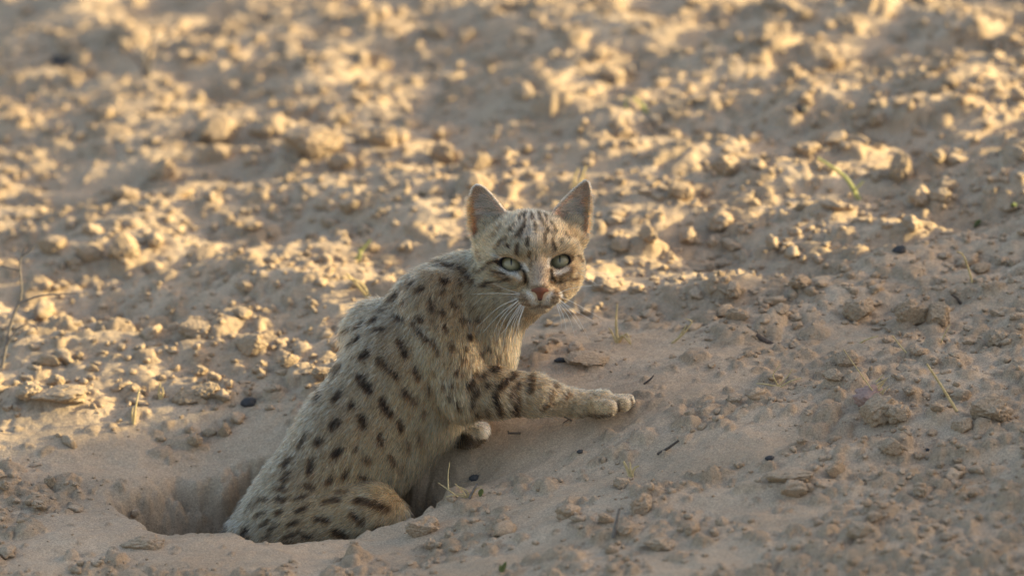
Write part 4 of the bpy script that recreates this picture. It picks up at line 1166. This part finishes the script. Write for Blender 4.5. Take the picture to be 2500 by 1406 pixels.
o = single('dry_twig', 'twig', 'tiny broken twig lying beside the cat\'s tucked far paw', m_twig, [(1271, 1057, -3), (1240, 1057, -5)], 3.0, 2.4, sub=4)
strand([(1243, 1057, -4), (1240, 1051, -6)], 2.4, 1.5, m_twig, 'fork', o, 5, 3, w=hit(1271, 1057)[1] * CT - hit(1271, 1057)[2] * ST)
single('dry_twig', 'twig', 'brown stick half buried in the near ridge below the paw', m_twig, [(1606, 1108, 0), (1630, 1094, -14), (1656, 1075, -26)], 4.0, 3.0, n=8)
single('dry_twig', 'twig', 'blurred grey twig standing upright in the near sand', m_greytwig, [(1497, 1312, 0), (1505, 1275, -6), (1512, 1240, -8)], 6.0, 3.0)
single('dry_twig', 'twig', 'little dark sprig on the sand beyond the stretched paw', m_twig, [(1572, 938, 0), (1588, 925, -5), (1596, 916, -8)], 3.2, 1.4)

def tuft(lab, blades, mat=m_straw, name='grass_tuft', part='blade', cat_='grass tuft'):
    q = hit(*blades[0][0][0][:2]); w = q[1] * CT - q[2] * ST
    e = bpy.data.objects.new(name, None); col.objects.link(e); e.empty_display_size = 0.01
    e.location = q2w([q])[0]
    for pts, r in blades:
        o, _ = strand(pts, r, r * 0.45, mat, part, None, w=w)
        o.parent = e; o.matrix_parent_inverse = Matrix.Translation(-e.location)
    tag(e, lab, cat_); return e
tuft('dry straw tuft sprouting from the sand right of the cat\'s whiskers', [([(1508, 835, 0), (1504, 790, -5), (1507, 742, -8)], 4.5), ([(1508, 838, 0), (1520, 820, -8), (1545, 846, -16)], 4.0), ([(1510, 836, 0), (1530, 815, -6), (1540, 838, -20)], 3.0), ([(1505, 836, 0), (1494, 812, -8), (1486, 800, -10)], 3.0)])
tuft('slanting dry straw with a fork right of the upright tuft', [([(1640, 838, 0), (1668, 815, -6), (1690, 786, -10)], 3.4), ([(1655, 826, -3), (1672, 800, -8), (1676, 792, -10)], 2.4), ([(1690, 786, -10), (1682, 780, -12), (1672, 778, -14)], 2.0)])
tuft('wispy straw tuft lying flat beyond the paw, left of the broken stems', [([(1905, 945, 0), (1870, 938, -4), (1846, 936, -6)], 2.4), ([(1905, 945, 0), (1930, 930, -8), (1958, 922, -10)], 2.4), ([(1900, 942, 0), (1888, 915, -8), (1905, 890, -12)], 2.0), ([(1900, 942, 0), (1925, 916, -8), (1934, 900, -12)], 1.8)])
tuft('small straw cross standing on the burrow\'s slope under the cat\'s belly', [([(1118, 1213, 0), (1096, 1196, -6), (1070, 1178, -8)], 2.0), ([(1095, 1196, -6), (1094, 1160, -8), (1098, 1128, -10)], 2.0)])
e = tuft('pale straw tuft on the near ridge beside a green sprout', [([(1140, 1214, 0), (1128, 1196, -6), (1110, 1180, -8)], 2.4), ([(1145, 1214, 0), (1140, 1198, -8), (1124, 1188, -10)], 2.2), ([(1150, 1214, 0), (1160, 1196, -6), (1176, 1186, -8)], 2.2),
                                                        ([(1138, 1215, 0), (1118, 1208, -6), (1088, 1212, -6)], 2.2), ([(1144, 1214, 0), (1130, 1206, -8), (1116, 1204, -10)], 2.0)])
single('dry_twig', 'twig', 'short brown stick stuck upright in the near ridge by the straw', m_greytwig, [(1146, 1216, -4), (1155, 1198, -8), (1165, 1180, -10)], 3.6, 2.8)
tuft('dead curled straw tuft in the near sand below the paw\'s ridge', [([(1540, 1165, 0), (1530, 1142, -6), (1522, 1125, -8)], 5), ([(1542, 1166, 0), (1548, 1144, -8), (1560, 1136, -10)], 4), ([(1545, 1166, 0), (1540, 1150, -8), (1538, 1128, -12)], 4)])
tuft('upright straw on the sunny sand left of the black pebble', [([(326, 1034, 0), (330, 1000, -4), (340, 948, -8)], 4.0), ([(326, 1034, 0), (322, 1010, -6), (325, 992, -8)], 3.0)])
tuft('short straw pair on the broken ridge right of the upright straw', [([(392, 975, 0), (388, 955, -4), (392, 934, -8)], 4.0), ([(394, 975, 0), (398, 958, -4), (396, 944, -8)], 3.0)])
tuft('leaning straw just behind the cat\'s shoulder', [([(900, 728, 0), (872, 696, -6), (846, 668, -12)], 5.0), ([(905, 728, 0), (880, 690, -6), (836, 676, -20)], 3.0)])
tuft('blurred straw stem rising behind the tip of the cat\'s right-hand ear', [([(1408, 470, 0), (1418, 440, -4), (1430, 405, -8)], 6.0), ([(1408, 470, 0), (1402, 440, -8), (1412, 410, -14)], 5.0)])
tuft('faded green grass blade arching over sunlit clods right of the cat', [([(2098, 488, 0), (2062, 432, -8), (1996, 386, -14)], 6.0), ([(2096, 488, 0), (2085, 468, -8), (2108, 442, -12)], 4.0)], m_drygreen, cat_='grass')
tuft('blurred grass blades in the clods far above the cat\'s ear', [([(1580, 276, 0), (1562, 252, -4), (1545, 240, -8)], 6.0), ([(1540, 280, 0), (1528, 262, -6), (1530, 240, -8)], 5.0)], m_drygreen, cat_='grass')
tuft('pale leaning blades left of the cat\'s neck', [([(868, 640, 0), (884, 610, -4), (905, 585, -8)], 6.0), ([(872, 640, 0), (880, 622, -6), (876, 606, -8)], 5.0)], m_drygreen, cat_='grass')
tuft('dead stalks of a withered plant in the blurred clods at the upper left', [([(365, 190, 0), (362, 130, -8), (380, 70, -14)], 6.0), ([(365, 160, -4), (390, 110, -8), (425, 90, -14)], 5.0), ([(362, 190, 0), (330, 140, -8), (290, 120, -14)], 5.0), ([(350, 190, 0), (352, 150, 8), (340, 105, 14)], 4.0)], m_greytwig, name='dead_plant', part='stalk', cat_='dead plant')
tuft('bare branching twig standing at the left edge of the sand', [([(4, 900, 0), (26, 790, -4), (52, 720, -8), (48, 650, -10), (60, 606, -14)], 4.5), ([(44, 742, -8), (100, 722, -10), (188, 716, -12)], 3.2), ([(50, 660, -10), (30, 656, -12), (4, 648, -14)], 3.2), ([(54, 625, -12), (74, 612, -14), (84, 600, -16)], 3.0), ([(14, 846, -2), (40, 806, -10), (66, 790, -16)], 3.2)], m_greytwig, name='twig_plant', part='branch', cat_='twig')

def leaf_mesh(L, Wd, mat, name, parent=None):
    n = 8; V = []; F = []
    for i in range(n + 1):
        t = i / n; h = Wd * math.sin(math.pi * min(1, t * 0.96 + 0.03)) ** 0.8
        for s_ in (-1, -0.5, 0, 0.5, 1):
            V.append((s_ * h, 0.25 * abs(s_) * h - 0.5 * L * t * t * 0.5, L * t))
    for i in range(n):
        for k in range(4): F.append((i * 5 + k, i * 5 + k + 1, i * 5 + k + 6, i * 5 + k + 5))
    o = mesh_from(name, np.array(V) / S, F, mat, parent)
    md = o.modifiers.new('thick', 'SOLIDIFY'); md.thickness = 0.0006
    return o
def sprout(a, b, lab, leaves):
    q = hit(a, b)
    e = bpy.data.objects.new('seedling', None); col.objects.link(e); e.empty_display_size = 0.01; e.location = q2w([q])[0]
    for L, Wd, rx, ry, rz in leaves:
        o = leaf_mesh(L, Wd, m_green, 'leaf', e); o.rotation_euler = (rx, ry, rz)
    tag(e, lab, 'seedling')
sprout(1172, 1212, 'tiny green leaf sprouting on the near ridge by the straw tuft', [(24, 7, 0.1, 0.15, 0.2)])
sprout(2484, 512, 'bright green seedling with two leaves at the right edge', [(36, 8, 0.3, -0.7, 0.2), (24, 6, -0.2, 0.6, 0.4)])
sprout(2384, 556, 'small pale green seedling on sunlit crumbs near the right edge', [(26, 8, 0.1, 0.3, 0.1), (20, 7, 0.3, -0.5, 0.6)])
sprout(1228, 1398, 'blurred green blade poking from the sand at the bottom', [(34, 6, 0.1, 0.1, 0.4), (26, 6, -0.2, -0.4, 0.8)])
